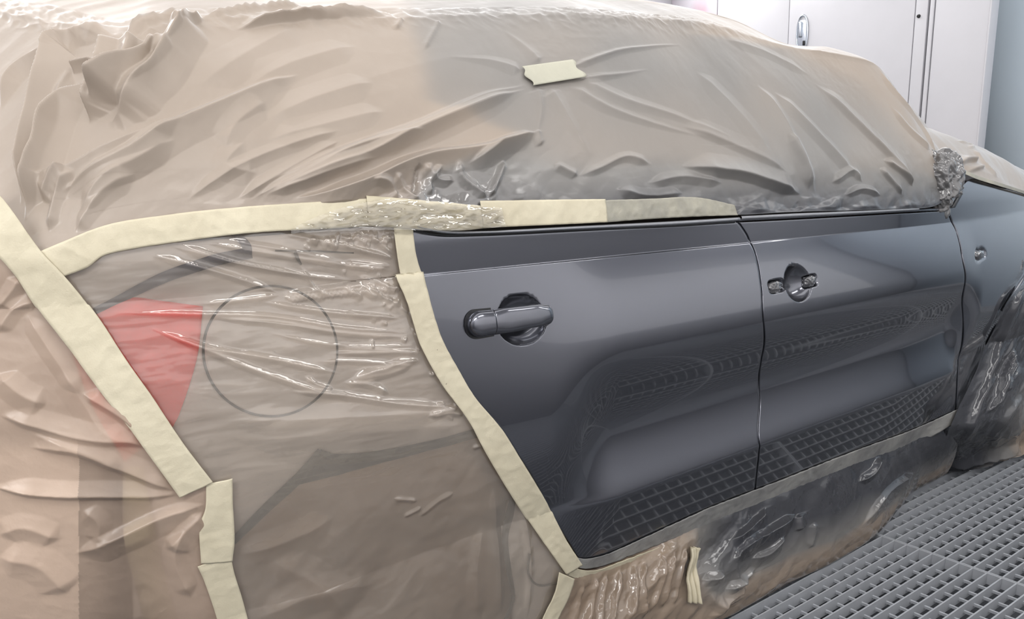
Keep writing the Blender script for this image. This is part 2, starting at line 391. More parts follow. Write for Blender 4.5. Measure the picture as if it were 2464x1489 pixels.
Fc = [[0, 1+i, 1+(i+1) % 16, 0] for i in range(16)]+[[1+i, 17+i, 17+(i+1) % 16, 1+(i+1) % 16] for i in range(16)]
me = bpy.data.meshes.new('screw'); me.from_pydata([tuple(v) for v in V], [], [tuple(dict.fromkeys(f)) for f in Fc]); link('screw', me, M_DARK, dr)

# ------------------------------------------------------------------ the car
car = empty('car', (1.8, .84, 0))
tag(car, 'dark grey hatchback freshly painted on doors and front fender, masked with film and tape', 'car')
CINV = Matrix.Translation((-1.8, -.84, 0))
def carpart(o): o.parent = car; o.matrix_parent_inverse = CINV; return o
def dens(n, ends=(.0012, .003), bumps=()):      # parameters 0..1, denser around bumps (centre, half width, factor)
    x = np.linspace(0, 1, 4000); w = np.ones_like(x)
    for c, hw, f in bumps: w += f*(1-sstep(hw*.9, hw*1.3, np.abs(x-c)))
    cdf = np.r_[0, np.cumsum((w[1:]+w[:-1])/2)]; cdf /= cdf[-1]
    p = np.interp(np.linspace(0, 1, n), cdf, x)
    e = [q for a_ in ends for q in (a_, 1-a_)]
    return np.unique(np.r_[p, e])
def ev(C, t, smooth=True):
    D = catmull(C, 500) if smooth else resample(np.asarray(C, float), 500)
    return np.stack([np.interp(t, np.linspace(0, 1, 500), D[:, i]) for i in range(2)], 1)
def panel(name, l, rr, tt, bb, nu, nv, mat, dep=None, ub=(), vb=(), roll=.0022, thick=.012, tops=True):
    U, V_ = dens(nu, bumps=ub), dens(nv, bumps=vb)
    L, R_, T, B = ev(px(l), V_), ev(px(rr), V_), ev(px(tt), U), ev(px(bb), U)
    B, T, L, R_ = join_corners(B, T, L, R_)
    u = U[None, :, None]; v = V_[:, None, None]
    XZ = (1-v)*B[None]+v*T[None]+(1-u)*L[:, None]+u*R_[:, None]-((1-u)*(1-v)*B[0]+u*(1-v)*B[-1]+(1-u)*v*T[0]+u*v*T[-1])
    wd = np.linalg.norm(R_-L, axis=1)[:, None]; ht = np.linalg.norm(T-B, axis=1)[None, :]
    d = np.minimum(np.minimum(U[None]*wd, (1-U[None])*wd), np.minimum(V_[:, None]*ht, (1-V_[:, None])*ht))
    off = -np.where(d < roll, roll-np.sqrt(np.maximum(0, roll**2-(roll-d)**2)), 0)
    if dep is not None: off = off-dep(XZ[..., 0], XZ[..., 1])
    P = bp(XZ, off)
    return carpart(grid(name, P, mat, None, thick=-thick if thick else 0))
def ellipse_px(cx, cy, ax_, by_):
    c = px([(cx, cy), (cx-ax_, cy), (cx+ax_, cy), (cx, cy-by_), (cx, cy+by_)])
    return c[0], abs(c[2, 0]-c[1, 0])/2, abs(c[3, 1]-c[4, 1])/2
c1, a1, b1 = ellipse_px(1256, 770, 60, 62)
def bowl(X, z, c, a_, b_, D=.03, p=3.2):
    e = np.hypot((X-c[0])/a_, (z-c[1])/b_)
    return D*np.clip(1-np.clip(e, 0, 1)**p, 0, 1)**.7*(1-.15*np.clip((z-c[1])/b_, -1, 1))
rd_l = [(988, 552), (995, 612), (1015, 668), (1034, 750), (1062, 822), (1100, 893), (1135, 950), (1205, 1032), (1246, 1094), (1304, 1190), (1350, 1275), (1400, 1360)][::-1]
rd_r = [(1775, 535), (1798, 570), (1812, 597), (1823, 635), (1831, 690), (1835, 760), (1834, 850), (1827, 960), (1825, 1060), (1823, 1110), (1813, 1200), (1806, 1240)][::-1]
rd_t = [(988, 552), (1020, 560), (1060, 566), (1160, 565), (1400, 554), (1600, 544), (1775, 535)]
rd_b = [(1400, 1360), (1500, 1330), (1650, 1290), (1806, 1240)]
rear = panel('rear_door', rd_l, rd_r, rd_t, rd_b, 230, 250, M_PAINT, lambda X, z: bowl(X, z, c1, a1, b1), ub=((.28, .14, 2.5),), vb=((.72, .10, 2.5), (.905, .035, 4)))
c2, a2, b2 = ellipse_px(1921, 681, 33, 47)
hl, ha, hb = ellipse_px(1870, 688, 19, 18); hr, hra, hrb = ellipse_px(1954, 675, 15, 17)
def fdep(X, z):
    d = bowl(X, z, c2, a2, b2, .034, 2.6)
    for c, a_, b_ in ((hl, ha*1.15, hb), (hr, hra, hrb)):
        e = (np.abs((X-c[0])/a_)**4+np.abs((z-c[1])/b_)**4)**.25
        d = np.maximum(d, .016*(1-sstep(.86, 1.0, e)))
    return d
fd_l = [(1779, 534), (1801, 569), (1815, 597), (1826, 635), (1834, 690), (1838, 760), (1837, 850), (1830, 960), (1828, 1060), (1826, 1110), (1816, 1200), (1810, 1240)][::-1]
fd_r = [(2277, 507), (2295, 545), (2308, 585), (2315, 625), (2317, 700), (2315, 760), (2308, 850), (2301, 930), (2297, 1000), (2294, 1040)][::-1]
front = panel('front_door', fd_l, fd_r, [(1779, 534), (1900, 528), (2080, 518), (2277, 507)], [(1810, 1240), (2000, 1160), (2150, 1100), (2294, 1040)], 230, 240, M_PAINT, fdep, ub=((.13, .14, 2.5),), vb=((.74, .10, 2.5), (.915, .03, 4)))
ind = ellipse_px(2359, 612, 12, 14)
fender = panel('front_fender', [(2281, 507), (2298, 545), (2311, 585), (2318, 625), (2320, 700), (2318, 760), (2311, 850), (2304, 930), (2300, 1000), (2297, 1040)][::-1],
    [(2620, 560), (2560, 600), (2490, 645), (2455, 690), (2425, 735), (2398, 785), (2375, 845), (2352, 900), (2330, 960), (2318, 1030)][::-1],
    [(2281, 507), (2303, 470), (2335, 430), (2400, 448), (2470, 470), (2620, 530)], [(2297, 1040), (2305, 1037), (2318, 1030)], 120, 120, M_PAINT,
    lambda X, z: .012*(1-sstep(.85, 1.0, (np.abs((X-ind[0][0])/ind[1])**4+np.abs((z-ind[0][1])/ind[2])**4)**.25)))
# black backing behind the gaps, and an added dark box against light leaks
def strip(name, A, B, mat, off, parent=None, n=80, mm=4, wob=0.0, thick=.0006, seed=0, arch=0.0, attrs=None, smooth=True, surf=None):
    A, B = np.asarray(A, float), np.asarray(B, float)
    ca = catmull(A, n) if smooth else resample(A, n); cb = catmull(B, n) if smooth else resample(B, n)
    S = surf or (lambda p: px(p))
    a_, b_ = S(ca), S(cb)
    s = np.linspace(0, 1, mm)[:, None, None]
    XZ = (1-s)*b_[None]+s*a_[None]
    x, z = XZ[..., 0], XZ[..., 1]
    o = off+arch*np.sin(np.pi*s[..., 0])*np.ones((1, n))
    if wob: o = o+wob*(ridged(x*26, z*26, seed)+.6*perlin(x*60, z*60, seed+3))
    P = (lambda q, f: bp(q, f))(XZ, o)
    return grid(name, P, mat, parent, thick=-thick if thick else 0)
carpart(strip('door_gap_seal', [(1768, 533), (1792, 570), (1807, 597), (1826, 690), (1830, 850), (1820, 1060), (1802, 1245)], [(1786, 533), (1808, 570), (1823, 597), (1842, 690), (1842, 850), (1834, 1060), (1818, 1245)], M_PAINT, -.0035, n=60))
carpart(strip('fender_gap_seal', [(2270, 507), (2300, 580), (2310, 690), (2300, 850), (2288, 1040)], [(2288, 507), (2316, 580), (2326, 690), (2318, 850), (2304, 1040)], M_PAINT, -.0035, n=60))
sh = box('light_block_box', (1.72, .92, .60), (3.9, 1.24, .80), M_DARK, None, .08); carpart(sh)  # unseen dark box added inside the car to stop light leaking through
# window trim along the rear and front doors
M_TRIMG = simple('grey_window_trim', lin(150, 152, 157), .3, metal=.3)
carpart(strip('window_trim', [(992, 546), (1060, 556), (1156, 556), (1391, 544), (1640, 531), (1768, 524)], [(992, 550), (1060, 563), (1156, 563), (1391, 552), (1640, 540), (1768, 532)], M_TRIMG, .0125, n=90, arch=.004))
carpart(strip('window_seal', [(990, 549), (1060, 561), (1156, 561), (1391, 550), (1640, 538), (1768, 530)], [(990, 554), (1060, 568), (1156, 567), (1391, 556), (1640, 545), (1768, 536)], M_TRIMB, .001, n=90))
carpart(strip('window_seal', [(1778, 524), (1900, 518), (2060, 511), (2205, 503), (2280, 500)], [(1778, 532), (1900, 526), (2060, 517), (2205, 509), (2282, 506)], M_PAINT, -.002, n=60))
carpart(strip('window_trim', [(1778, 520), (1900, 514), (2060, 507), (2205, 500)], [(1778, 529), (1900, 523), (2060, 515), (2205, 506)], M_TRIMG, .006, n=60, arch=.003))
# door handle of the rear door
def handle():
    e = px([(1141, 788), (1345, 760)], .026); d = e[1]-e[0]; Lh = np.linalg.norm(d); ax_ = d/Lh; nn = np.array([-ax_[1], ax_[0]])
    h_root = empty('rear_door_handle'); carpart(h_root)
    def piece(name, s0, s1, ns, mat):
        S = np.linspace(s0, s1, ns); K = 28; th = np.linspace(0, 2*np.pi, K, endpoint=False); rings = []
        for s in S:
            endr = min(s, 1-s)*Lh; hh = .0232-.0052*s
            cap = math.sqrt(max(0, 1-(1-min(1, endr/hh))**2)); hz = max(.0008, hh*cap)
            m = sstep(.2, .4, s)*(1-sstep(.74, .93, s)); a_ = -.006+.026*m; b_ = (.021+.017*math.sin(math.pi*min(1, max(0, s)))**.8)
            b_ = a_+(b_-a_)*(.55+.45*cap)
            ct, st = np.cos(th), np.sin(th)
            y1 = np.sign(st)*np.abs(st)**.75*hz; o1 = (a_+b_)/2+np.sign(ct)*np.abs(ct)**.75*(b_-a_)/2
            XZ = e[0]+ax_*s*Lh+nn*y1[:, None]
            rings.append(bp(XZ, o1))
        V = np.concatenate(rings); Fc = [[i*K+j, i*K+(j+1) % K, (i+1)*K+(j+1) % K, (i+1)*K+j] for i in range(ns-1) for j in range(K)]
        V = np.r_[V, [rings[0].mean(0)], [rings[-1].mean(0)]]
        n0 = len(V)-2; Fc += [[n0, (j+1) % K, j, j] for j in range(K)]+[[n0+1, (ns-1)*K+j, (ns-1)*K+(j+1) % K, (ns-1)*K+j] for j in range(K)]
        me = bpy.data.meshes.new(name); me.from_pydata([tuple(v) for v in V], [], [tuple(dict.fromkeys(f)) for f in Fc])
        me.polygons.foreach_set('use_smooth', np.ones(len(me.polygons), dtype=bool)); me.update()
        o = link(name, me, mat, h_root); return o
    piece('grip', .245, 1.0, 60, M_PAINT); piece('lock_cap', 0.0, .238, 30, M_PAINT)
    # black gasket under both ends
    for s0, s1 in ((-.022, .30), (.80, 1.014)):
        S = np.linspace(s0, s1, 30); top = []; bot = []
        for s in S:
            endr = (s+.022 if s < .5 else 1.014-s)*Lh; hh = .0265-.006*s; hz = hh*math.sqrt(max(0, 1-(1-min(1, endr/hh))**2))+.0004
            top.append(e[0]+ax_*s*Lh+nn*hz); bot.append(e[0]+ax_*s*Lh-nn*hz)
        XZ = np.stack([np.array(bot), (np.array(bot)+np.array(top))/2, np.array(top)]); ee = np.hypot((XZ[..., 0]-c1[0])/a1, (XZ[..., 1]-c1[1])/b1)
        grid('gasket', bp(XZ, .0018), M_TRIMB, h_root, keep=(ee[:-1, :-1] > 1.0))
handle()
# rear quarter behind the clear film
qx = np.linspace(-.28, 1.02, 150); qz = np.linspace(.12, 1.06, 110); QX, QZ = np.meshgrid(qx, qz)
arch_px = [(470, 1560), (566, 1300), (640, 1225), (720, 1150), (772, 1088), (800, 1098), (900, 1094), (1020, 1074), (1150, 1040), (1232, 1185), (1213, 1290), (1228, 1370), (1240, 1440), (1225, 1600)]
AP = px(arch_px)
def inside(X, Z, poly):
    c = np.zeros(X.shape, bool); n = len(poly)
    for i in range(n):
        x1, z1 = poly[i]; x2, z2 = poly[(i+1) % n]
        k = ((z1 > Z) != (z2 > Z)) & (X < (x2-x1)*(Z-z1)/(z2-z1+1e-12)+x1); c ^= k
    return c
ins = inside((QX[:-1, :-1]+QX[1:, 1:])/2, (QZ[:-1, :-1]+QZ[1:, 1:])/2, AP)
lim = np.interp((QZ[:-1, :-1]+QZ[1:, 1:])/2, px(rd_l)[:, 1], px(rd_l)[:, 0])
keep = ~ins & (QX[1:, 1:] < lim-.006)
carpart(grid('quarter_panel', bp(np.stack([QX, QZ], -1), -.001), M_PRIMER, None, keep=keep, thick=-.006))
lipA = catmull(px(arch_px), 160)
def lip(name, pts, wpx, mat, off, par=None, n=70):
    C = catmull(np.array(pts, float), n); T = np.gradient(C, axis=0); T /= np.linalg.norm(T, axis=1)[:, None]; Nn = np.stack([-T[:, 1], T[:, 0]], 1)
    w = np.interp(np.linspace(0, 1, n), np.linspace(0, 1, len(wpx)), wpx)[:, None]/2
    return strip(name, C+Nn*w, C-Nn*w, mat, off, par, n=n, mm=3)
carpart(lip('wheel_arch_edge', [(550, 1310), (640, 1220), (715, 1150), (772, 1085)], [16, 22, 25, 22], M_BLACKTAPE, .003))
carpart(lip('wheel_arch_edge', [(768, 1086), (800, 1098), (870, 1098), (960, 1085), (1060, 1064), (1160, 1036)], [14, 20, 22, 22, 22, 22], M_BLACKTAPE, .003))
carpart(lip('wheel_arch_edge', [(1240, 1165), (1224, 1235), (1213, 1290), (1222, 1370), (1232, 1440), (1205, 1510), (1190, 1580)], [8, 20, 14, 12, 8, 8, 8], M_BLACKTAPE, .003))
carpart(lip('sill_seam', [(1272, 1330), (1270, 1380), (1290, 1405), (1340, 1402)], [5, 5, 5, 5], M_TRIMB, .003, n=30))
# fuel flap: a disc in a dark ring
cf = px([(659, 846)])[0]; rf = .0985
def disc(name, r, off, mat, roll=0):
    rr_ = np.r_[np.linspace(.001, r*.96, 14), r*.985, r]; th = np.linspace(0, 2*np.pi, 73)
    XZ = cf+np.stack([rr_[:, None]*np.cos(th), rr_[:, None]*np.sin(th)*.985], -1)
    o = np.full(XZ.shape[:2], off); o[-1] -= roll
    return carpart(grid(name, bp(XZ, o), mat))
disc('flap_gap', rf+.003, .0012, M_DARK); disc('fuel_flap', rf, .0022, M_PRIMER, .002)
# tail lamp on the corner
tl_t = [(150, 770), (225, 748), (310, 716), (400, 725), (488, 737)]
tl_b = [(300, 1110), (345, 1075), (375, 1055), (405, 1040), (428, 1004)]
carpart(grid('tail_lamp', bp(coons(*join_corners(ev(px(tl_b), np.linspace(0, 1, 40)), ev(px(tl_t), np.linspace(0, 1, 40)), ev(px([(300, 1110), (215, 960), (150, 770)]), np.linspace(0, 1, 40)),
             ev(px([(428, 1004), (456, 925), (476, 850), (488, 737)]), np.linspace(0, 1, 40)))), .003), M_RED, thick=-.01))['label'] = 'red tail lamp lens'
# rear bumper side: a dark gap and panel seen through the left film
carpart(strip('bumper_recess', [(188, 1100), (240, 1108), (305, 1120)], [(188, 1700), (250, 1700), (330, 1700)], M_TRIMB, .003, n=20, mm=30))
def wheel(name, X, dy=0):
    w = empty(name); carpart(w)
    n, k = 64, 14; a = np.linspace(0, 2*np.pi, n, endpoint=False)
    prof = [(.20, .21), (.215, .075), (.235, .055), (.27, .052), (.295, .062), (.308, .085), (.31, .15), (.308, .23), (.29, .25), (.2, .25)]
    V = [(X+r*math.cos(q), y+dy, .31+r*math.sin(q)) for r, y in prof for q in a]
    mesh('tyre', V, [[i*n+j, i*n+(j+1) % n, (i+1)*n+(j+1) % n, (i+1)*n+j] for i in range(len(prof)-1) for j in range(n)], M_RUBBER, w)
    prof = [(.03, .085), (.06, .08), (.10, .092), (.16, .088), (.185, .075), (.205, .068), (.214, .078), (.214, .2)]
    V = [(X+r*math.cos(q), y+dy+(.012*max(0, math.cos(5*q)) if .08 < r < .19 else 0), .31+r*math.sin(q)) for r, y in prof for q in a]
    mesh('rim', V, [[i*n+j, i*n+(j+1) % n, (i+1)*n+(j+1) % n, (i+1)*n+j] for i in range(len(prof)-1) for j in range(n)], M_ALLOY, w)
wheel('rear_wheel', .60); wheel('front_wheel', 3.12, .20)

# ------------------------------------------------------------------ masking films
class Surf:
    """a grid surface with metric coordinates, so that points seen in the photograph can be found on it"""
    def __init__(s, P):
        s.P = P; nv, nu = P.shape[:2]
        du = np.linalg.norm(np.diff(P, axis=1), axis=2).mean(0); s.mu = np.r_[0, np.cumsum(du)]
        dv = np.linalg.norm(np.diff(P, axis=0), axis=2); s.M = np.stack([np.broadcast_to(s.mu, (nv, nu)), np.concatenate([np.zeros((1, nu)), np.cumsum(dv, 0)])], -1)
        s.N = s.normals(P); s.uv = proj(P)
    @staticmethod
    def normals(P):
        a = np.gradient(P, axis=1); b = np.gradient(P, axis=0); n = np.cross(a, b); n /= np.linalg.norm(n, axis=-1, keepdims=True)+1e-12
        return n
    def find(s, p, vmax=None):                 # pixel -> fractional grid indices
        p = np.asarray(p, float).reshape(-1, 2); uv = s.uv[:vmax]; nv, nu = uv.shape[:2]; sv, su = max(1, nv//110), max(1, nu//160)
        c = uv[::sv, ::su]; out = []
        for q in p:
            d = ((c-q)**2).sum(-1); j = np.unravel_index(d.argmin(), d.shape); j = [j[0]*sv, j[1]*su]
            lo0, hi0, lo1, hi1 = max(0, j[0]-sv), min(nv, j[0]+sv+1), max(0, j[1]-su), min(nu, j[1]+su+1)
            d = ((uv[lo0:hi0, lo1:hi1]-q)**2).sum(-1); k = np.unravel_index(d.argmin(), d.shape); i0, i1 = lo0+k[0], lo1+k[1]
            a0, a1 = min(max(i0, 1), nv-2), min(max(i1, 1), nu-2)
            J = np.stack([(uv[a0+1, a1]-uv[a0-1, a1])/2, (uv[a0, a1+1]-uv[a0, a1-1])/2], 1)
            try: dl = np.clip(np.linalg.solve(J, q-uv[i0, i1]), -1, 1)
            except np.linalg.LinAlgError: dl = np.zeros(2)
            out.append((np.clip(i0+dl[0], 0, nv-1.001), np.clip(i1+dl[1], 0, nu-1.001)))
        return np.array(out)
    def samp(s, A, ij):
        i = ij.astype(int); f = ij-i; i1 = i+1
        g_ = lambda a, b: A[a, b].astype(float)
        f0 = f[:, :1]; f1 = f[:, 1:]
        return (1-f0)*((1-f1)*g_(i[:, 0], i[:, 1])+f1*g_(i[:, 0], i1[:, 1]))+f0*((1-f1)*g_(i1[:, 0], i[:, 1])+f1*g_(i1[:, 0], i1[:, 1]))
    def to_m(s, p, vmax=None): return s.samp(s.M, s.find(p, vmax))

def vinterp(Ks, nv_list):
    """loft through key curves: Ks list of (nu,3); straight list of rows"""
    return np.stack([catmull(np.stack([K[i] for K in Ks]), nv_list) for i in range(Ks[0].shape[0])], 1)

# ---- the big tan film over roof, windows and tailgate
st = [  # belt pixel, ridge pixel, ridge depth, crown pixel, crown depth
 ((-150, 648), (-150, -8), .80, (-150, -110), 1.1), ((-20, 628), (0, 27), .56, (0, -85), .95), ((110, 612), (150, 55), .36, (150, -70), .75), ((250, 560), (283, 91), .20, (290, -55), .6),
 ((380, 540), (375, 62), .195, (380, -50), .55), ((530, 525), (480, 43), .20, (480, -45), .5), ((720, 508), (700, 36), .21, (700, -36), .5), ((930, 495), (950, 38), .22, (950, -30), .5),
 ((1180, 505), (1250, 31), .23, (1250, -22), .5), ((1450, 505), (1480, 37), .23, (1480, -7), .46), ((1740, 518), (1640, 47), .24, (1640, 16), .42), ((1900, 511), (1780, 76), .24, (1765, 46), .38),
 ((2040, 507), (1900, 108), .22, (1893, 104), .32), ((2150, 503), (2005, 126), .20, (2003, 116), .27), ((2230, 499), (2108, 158), .18, (2107, 155), .22), ((2272, 478), (2155, 226), .18, (2166, 226), .25),
 ((2290, 445), (2210, 300), .2, (2228, 302), .27), ((2292, 412), (2255, 370), .2, (2262, 368), .25)]
k0 = bp(px([s[0] for s in st]), .008)
k2 = np.array([at([s[1]], [s[2]])[0] for s in st]); k3 = np.array([at([s[3]], [s[4]])[0] for s in st])
k4 = k3.copy(); k4[:, 1] = np.maximum(k3[:, 1]+.5, 1.05); k4[:, 2] -= np.where(np.arange(len(st)) > 12, .12, .02); k5 = k4.copy(); k5[:, 1] = 1.62; k5[:, 2] = .98
k5[:3, 0] += .1
k1a = k0+(k2-k0)*.33; k1b = k0+(k2-k0)*.68; bul = np.array([.02]*4+[.03]*10+[.03, .025, .015, .01]); k1a[:, 1] -= bul; k1b[:, 1] -= bul*.9
NU1 = 1070
rs = lambda K: catmull(K, NU1)
# sample all key curves at the same stations
def stations(K, n):
    i = np.arange(len(K)); t = np.linspace(0, len(K)-1, n); j = np.clip(t.astype(int), 0, len(K)-2); f = (t-j)[:, None]
    m_ = np.gradient(K, axis=0); h00 = 2*f**3-3*f**2+1; h10 = f**3-2*f**2+f; h01 = -2*f**3+3*f**2; h11 = f**3-f**2
    return h00*K[j]+h10*m_[j]+h01*K[j+1]+h11*m_[j+1]
def warp_u(K, n):                               # even spacing along the ridge/belt mean
    C = stations((K[0]+K[1])/2, 3000); L = np.r_[0, np.cumsum(np.linalg.norm(np.diff(C, axis=0), axis=1))]
    x = np.linspace(0, L[-1], 4000); wt = 1+.9*(1-sstep(.22, .34, x/L[-1])); cdf = np.r_[0, np.cumsum((wt[1:]+wt[:-1])/2)]; xs = np.interp(np.linspace(0, cdf[-1], n), cdf, x)   # finer where the pleats crowd
    return np.interp(xs, L, np.linspace(0, len(K[0])-1, 3000))
tu = warp_u((k0, k2), NU1)
def st_at(K): 
    D = stations(K, 6000); x = np.linspace(0, len(K)-1, 6000); return np.stack([np.interp(tu, x, D[:, c]) for c in range(3)], 1)
q0, q1a, q1b, q2, q3, q4, q5 = [st_at(K) for K in (k0, k1a, k1b, k2, k3, k4, k5)]
def bez(rows, n):                               # catmull through few rows, vectorised over u
    R_ = np.stack(rows); k = len(rows); t = np.linspace(0, k-1, n); j = np.clip(t.astype(int), 0, k-2); f = (t-j)[:, None, None]
    m_ = np.gradient(R_, axis=0); return (2*f**3-3*f**2+1)*R_[j]+(f**3-2*f**2+f)*m_[j]+(-2*f**3+3*f**2)*R_[j+1]+(f**3-f**2)*m_[j+1]
lowP = bez([q0, q1a, q1b, q2], 290); upP = bez([q2, q3], 46)[1:]; farP = bez([q3, q4, q5], 34)[1:]
B1 = np.concatenate([lowP, upP, farP])
# soften the ridge a little
for _ in range(6):
    B1[286:295] = .25*B1[285:294]+.5*B1[286:295]+.25*B1[287:296]
S1 = Surf(B1); VM1 = 336
Hh = np.zeros(B1.shape[:2])
folds1 = [
 ([(283, 90), (211, 79), (150, 115), (67, 161), (34, 191), (0, 268)], 0.0139, 0.0162, 'r'),
 ([(200, 85), (154, 117), (128, 195), (97, 302), (62, 453), (52, 500)], 0.0139, 0.0324, 's'),
 ([(213, 190), (155, 295), (121, 393), (67, 510)], 0.0116, 0.0259, 's'),
 ([(175, 168), (148, 302), (97, 437), (60, 540)], 0.0093, 0.0162, 'r'),
 ([(242, 153), (210, 160), (178, 172)], 0.0058, 0.0146, 'r'),
 ([(285, 94), (262, 200), (235, 268), (218, 302)], 0.0116, 0.0324, 's'),
 ([(319, 90), (320, 144), (295, 208), (248, 265)], 0.0104, 0.0211, 's'),
 ([(386, 107), (346, 161), (302, 201), (245, 268)], 0.0104, 0.0243, 's'),
 ([(460, 44), (426, 100), (373, 188), (339, 222), (295, 285), (262, 302)], 0.0128, 0.0308, 's'),
 ([(430, 70), (400, 120), (352, 160)], 0.0070, 0.0146, 'r'),
 ([(453, 37), (369, 57), (292, 90)], 0.0070, 0.0162, 'r'), ([(490, 42), (440, 66), (400, 98)], 0.0058, 0.0146, 'r'),
 ([(487, 43), (600, 27), (739, 13)], 0.0070, 0.0130, 'r'), ([(564, 74), (672, 50), (820, 37), (940, 36)], 0.0070, 0.0178, 's'),
 ([(722, 181), (554, 248), (443, 295), (403, 316), (302, 383), (148, 477)], .011, .016, 's'),
 ([(443, 279), (353, 326), (218, 393), (94, 448)], .009, .015, 's'),
 ([(425, 340), (330, 395), (255, 440), (190, 520)], .011, .008, 'r'),
 ([(181, 410), (140, 450), (107, 490)], .009, .012, 'r'), ([(195, 420), (150, 470), (120, 560)], .008, .010, 'r'), ([(330, 420), (250, 470), (180, 560)], .010, .008, 'r'),
 ([(819, 316), (601, 388), (497, 447), (440, 490)], .007, .006, 'r'), ([(819, 339), (672, 420), (571, 480)], .007, .007, 'r'),
 ([(1020, 322), (819, 373), (739, 413), (598, 484)], .009, .010, 's'), ([(900, 385), (760, 430), (640, 470)], .006, .007, 'r'),
 ([(1270, 203), (1156, 238), (1021, 296), (954, 322), (820, 369), (640, 440)], .010, .011, 's'),
 ([(1270, 212), (1139, 262), (1008, 316), (887, 373), (800, 402), (660, 455)], .011, .013, 's'),
 ([(1300, 316), (1173, 358), (1035, 376), (964, 398), (887, 433), (800, 463), (700, 480)], .012, .022, 's'),
 ([(1290, 318), (1200, 345), (1173, 366), (1120, 400)], .010, .010, 's'),
 ([(998, 398), (1000, 440), (998, 475)], .005, -.010, 'r'), ([(1095, 386), (1105, 423), (1173, 478)], .006, .010, 'r'), ([(1210, 386), (1195, 430), (1174, 478)], .006, .011, 'r'),
 ([(1060, 400), (1030, 440), (1040, 470)], .006, .008, 'r'), ([(1010, 400), (1050, 432), (1095, 436)], .006, .008, 'r'), ([(940, 420), (970, 455), (1010, 480)], .005, .006, 'r'),
 ([(880, 440), (930, 445), (960, 480)], .005, .006, 'r'),
 ([(1377, 160), (1492, 124), (1559, 114), (1640, 105)], .007, .008, 'v'), ([(1400, 190), (1458, 183), (1559, 168)], .007, .007, 'v'), ([(1402, 194), (1492, 235), (1626, 279), (1760, 330)], .011, .007, 'v'),
 ([(1371, 207), (1458, 255), (1592, 302), (1700, 330)], .009, .007, 'v'), ([(1320, 212), (1365, 285), (1424, 376)], .012, .007, 'v'), ([(1290, 212), (1300, 260), (1290, 330)], .010, .006, 'v'),
 ([(1252, 170), (1180, 150), (1080, 140)], .010, .005, 'v'), ([(1300, 150), (1260, 110), (1210, 70)], .010, .005, 'v'),
 ([(1391, 424), (1440, 405), (1508, 376), (1572, 396)], .007, .007, 'r'), ([(1391, 424), (1360, 410), (1330, 396)], .006, .006, 'r'), ([(1290, 312), (1294, 335), (1302, 352)], .006, .006, 'r'),
 ([(968, 39), (958, 58), (950, 70)], .004, .006, 'r'), ([(1058, 44), (1048, 67), (1018, 124)], .004, .005, 'r'),
 ([(1818, 201), (1875, 279), (1935, 403), (1965, 470)], .014, .009, 'r'), ([(1674, 168), (1774, 269), (1860, 380)], .016, .006, 'r'), ([(1860, 220), (1976, 336), (2060, 430)], .013, .009, 'r'),
 ([(1960, 200), (2013, 248), (2077, 312), (2171, 410), (2197, 450)], .012, .010, 's'), ([(1888, 318), (1905, 350), (1930, 400), (1945, 460)], .009, .009, 's'),
 ([(1640, 302), (1741, 339), (1855, 390), (1900, 420)], .011, .007, 's'), ([(1640, 398), (1720, 412), (1780, 420), (1875, 450), (1930, 468)], .012, .020, 's'),
 ([(2125, 385), (2160, 410), (2184, 430), (2198, 450)], .006, .011, 's'), ([(2115, 405), (2150, 445), (2170, 470)], .006, .009, 's'),
 ([(2108, 158), (2144, 215), (2211, 302), (2262, 385)], .010, .008, 'r'), ([(2140, 250), (2190, 310), (2240, 360)], .009, .006, 'r'),
 ([(1942, 118), (2030, 136), (2108, 158)], .006, .004, 'r'), ([(1740, 95), (1850, 128), (1950, 180)], .012, .004, 'r'),
 ([(1560, 440), (1640, 425), (1740, 440)], .008, .008, 'r'), ([(1480, 455), (1560, 470), (1650, 462)], .008, .008, 'r'), ([(2000, 440), (2050, 412), (2075, 440)], .007, .008, 'r'), ([(2030, 470), (2075, 455), (2120, 470)], .006, .008, 'r'),
 ([(720, 60), (600, 130), (480, 210)], .018, .006, 'r'), ([(860, 110), (720, 150), (600, 205)], .016, .006, 'r'), ([(900, 200), (760, 240), (640, 290)], .016, .006, 'r'), ([(930, 270), (800, 300), (640, 340)], .013, .006, 'r'),
 ([(640, 250), (560, 310), (540, 360)], .012, .006, 'r'), ([(590, 340), (540, 400), (620, 420)], .010, .005, 'r'),
]
apply_folds(S1.M, Hh, folds1, lambda p: S1.to_m(p, VM1))
Mx, My = S1.M[..., 0], S1.M[..., 1]
vv = np.linspace(0, 1, 290)[:, None]; vfull = np.concatenate([vv*np.ones((1, NU1)), np.ones((B1.shape[0]-290, NU1))])
rot = lambda a: (Mx*math.cos(a)+My*math.sin(a), -Mx*math.sin(a)+My*math.cos(a))
ppx = S1.uv
def soft(poly_x, w): return 1/(1+np.exp(-poly_x/w))
lx, ly = rot(math.radians(28)); rx_, ry_ = rot(math.radians(-52))
wl = soft(1150-ppx[..., 0], 90)                 # the rear half sags in diagonals one way, the front half the other way
Hh += wl*(.0016*ridged(lx*1.6, ly*9, 1, 2)+.009*perlin(lx*1.3, ly*4.5, 5)) + (1-wl)*(.0010*ridged(rx_*1.5, ry_*8, 2, 2)+.008*perlin(rx_*.9, ry_*4.5, 6))
hb_ = np.exp(-np.clip(vfull, 0, 1)/.11)          # crumpled band next to the belt tape
Hh += hb_*(.010*crumple(Mx*11, My*15, 3, 3))*(.6+.6*soft(ppx[..., 0]-1000, 60))
Hh += np.exp(-(np.clip(vfull, 0, 1)/.17)**3)*soft(ppx[..., 0]-985, 14)*soft(1235-ppx[..., 0], 16)*.0062*crumple(Mx*17+My*5, My*15, 29, 3)
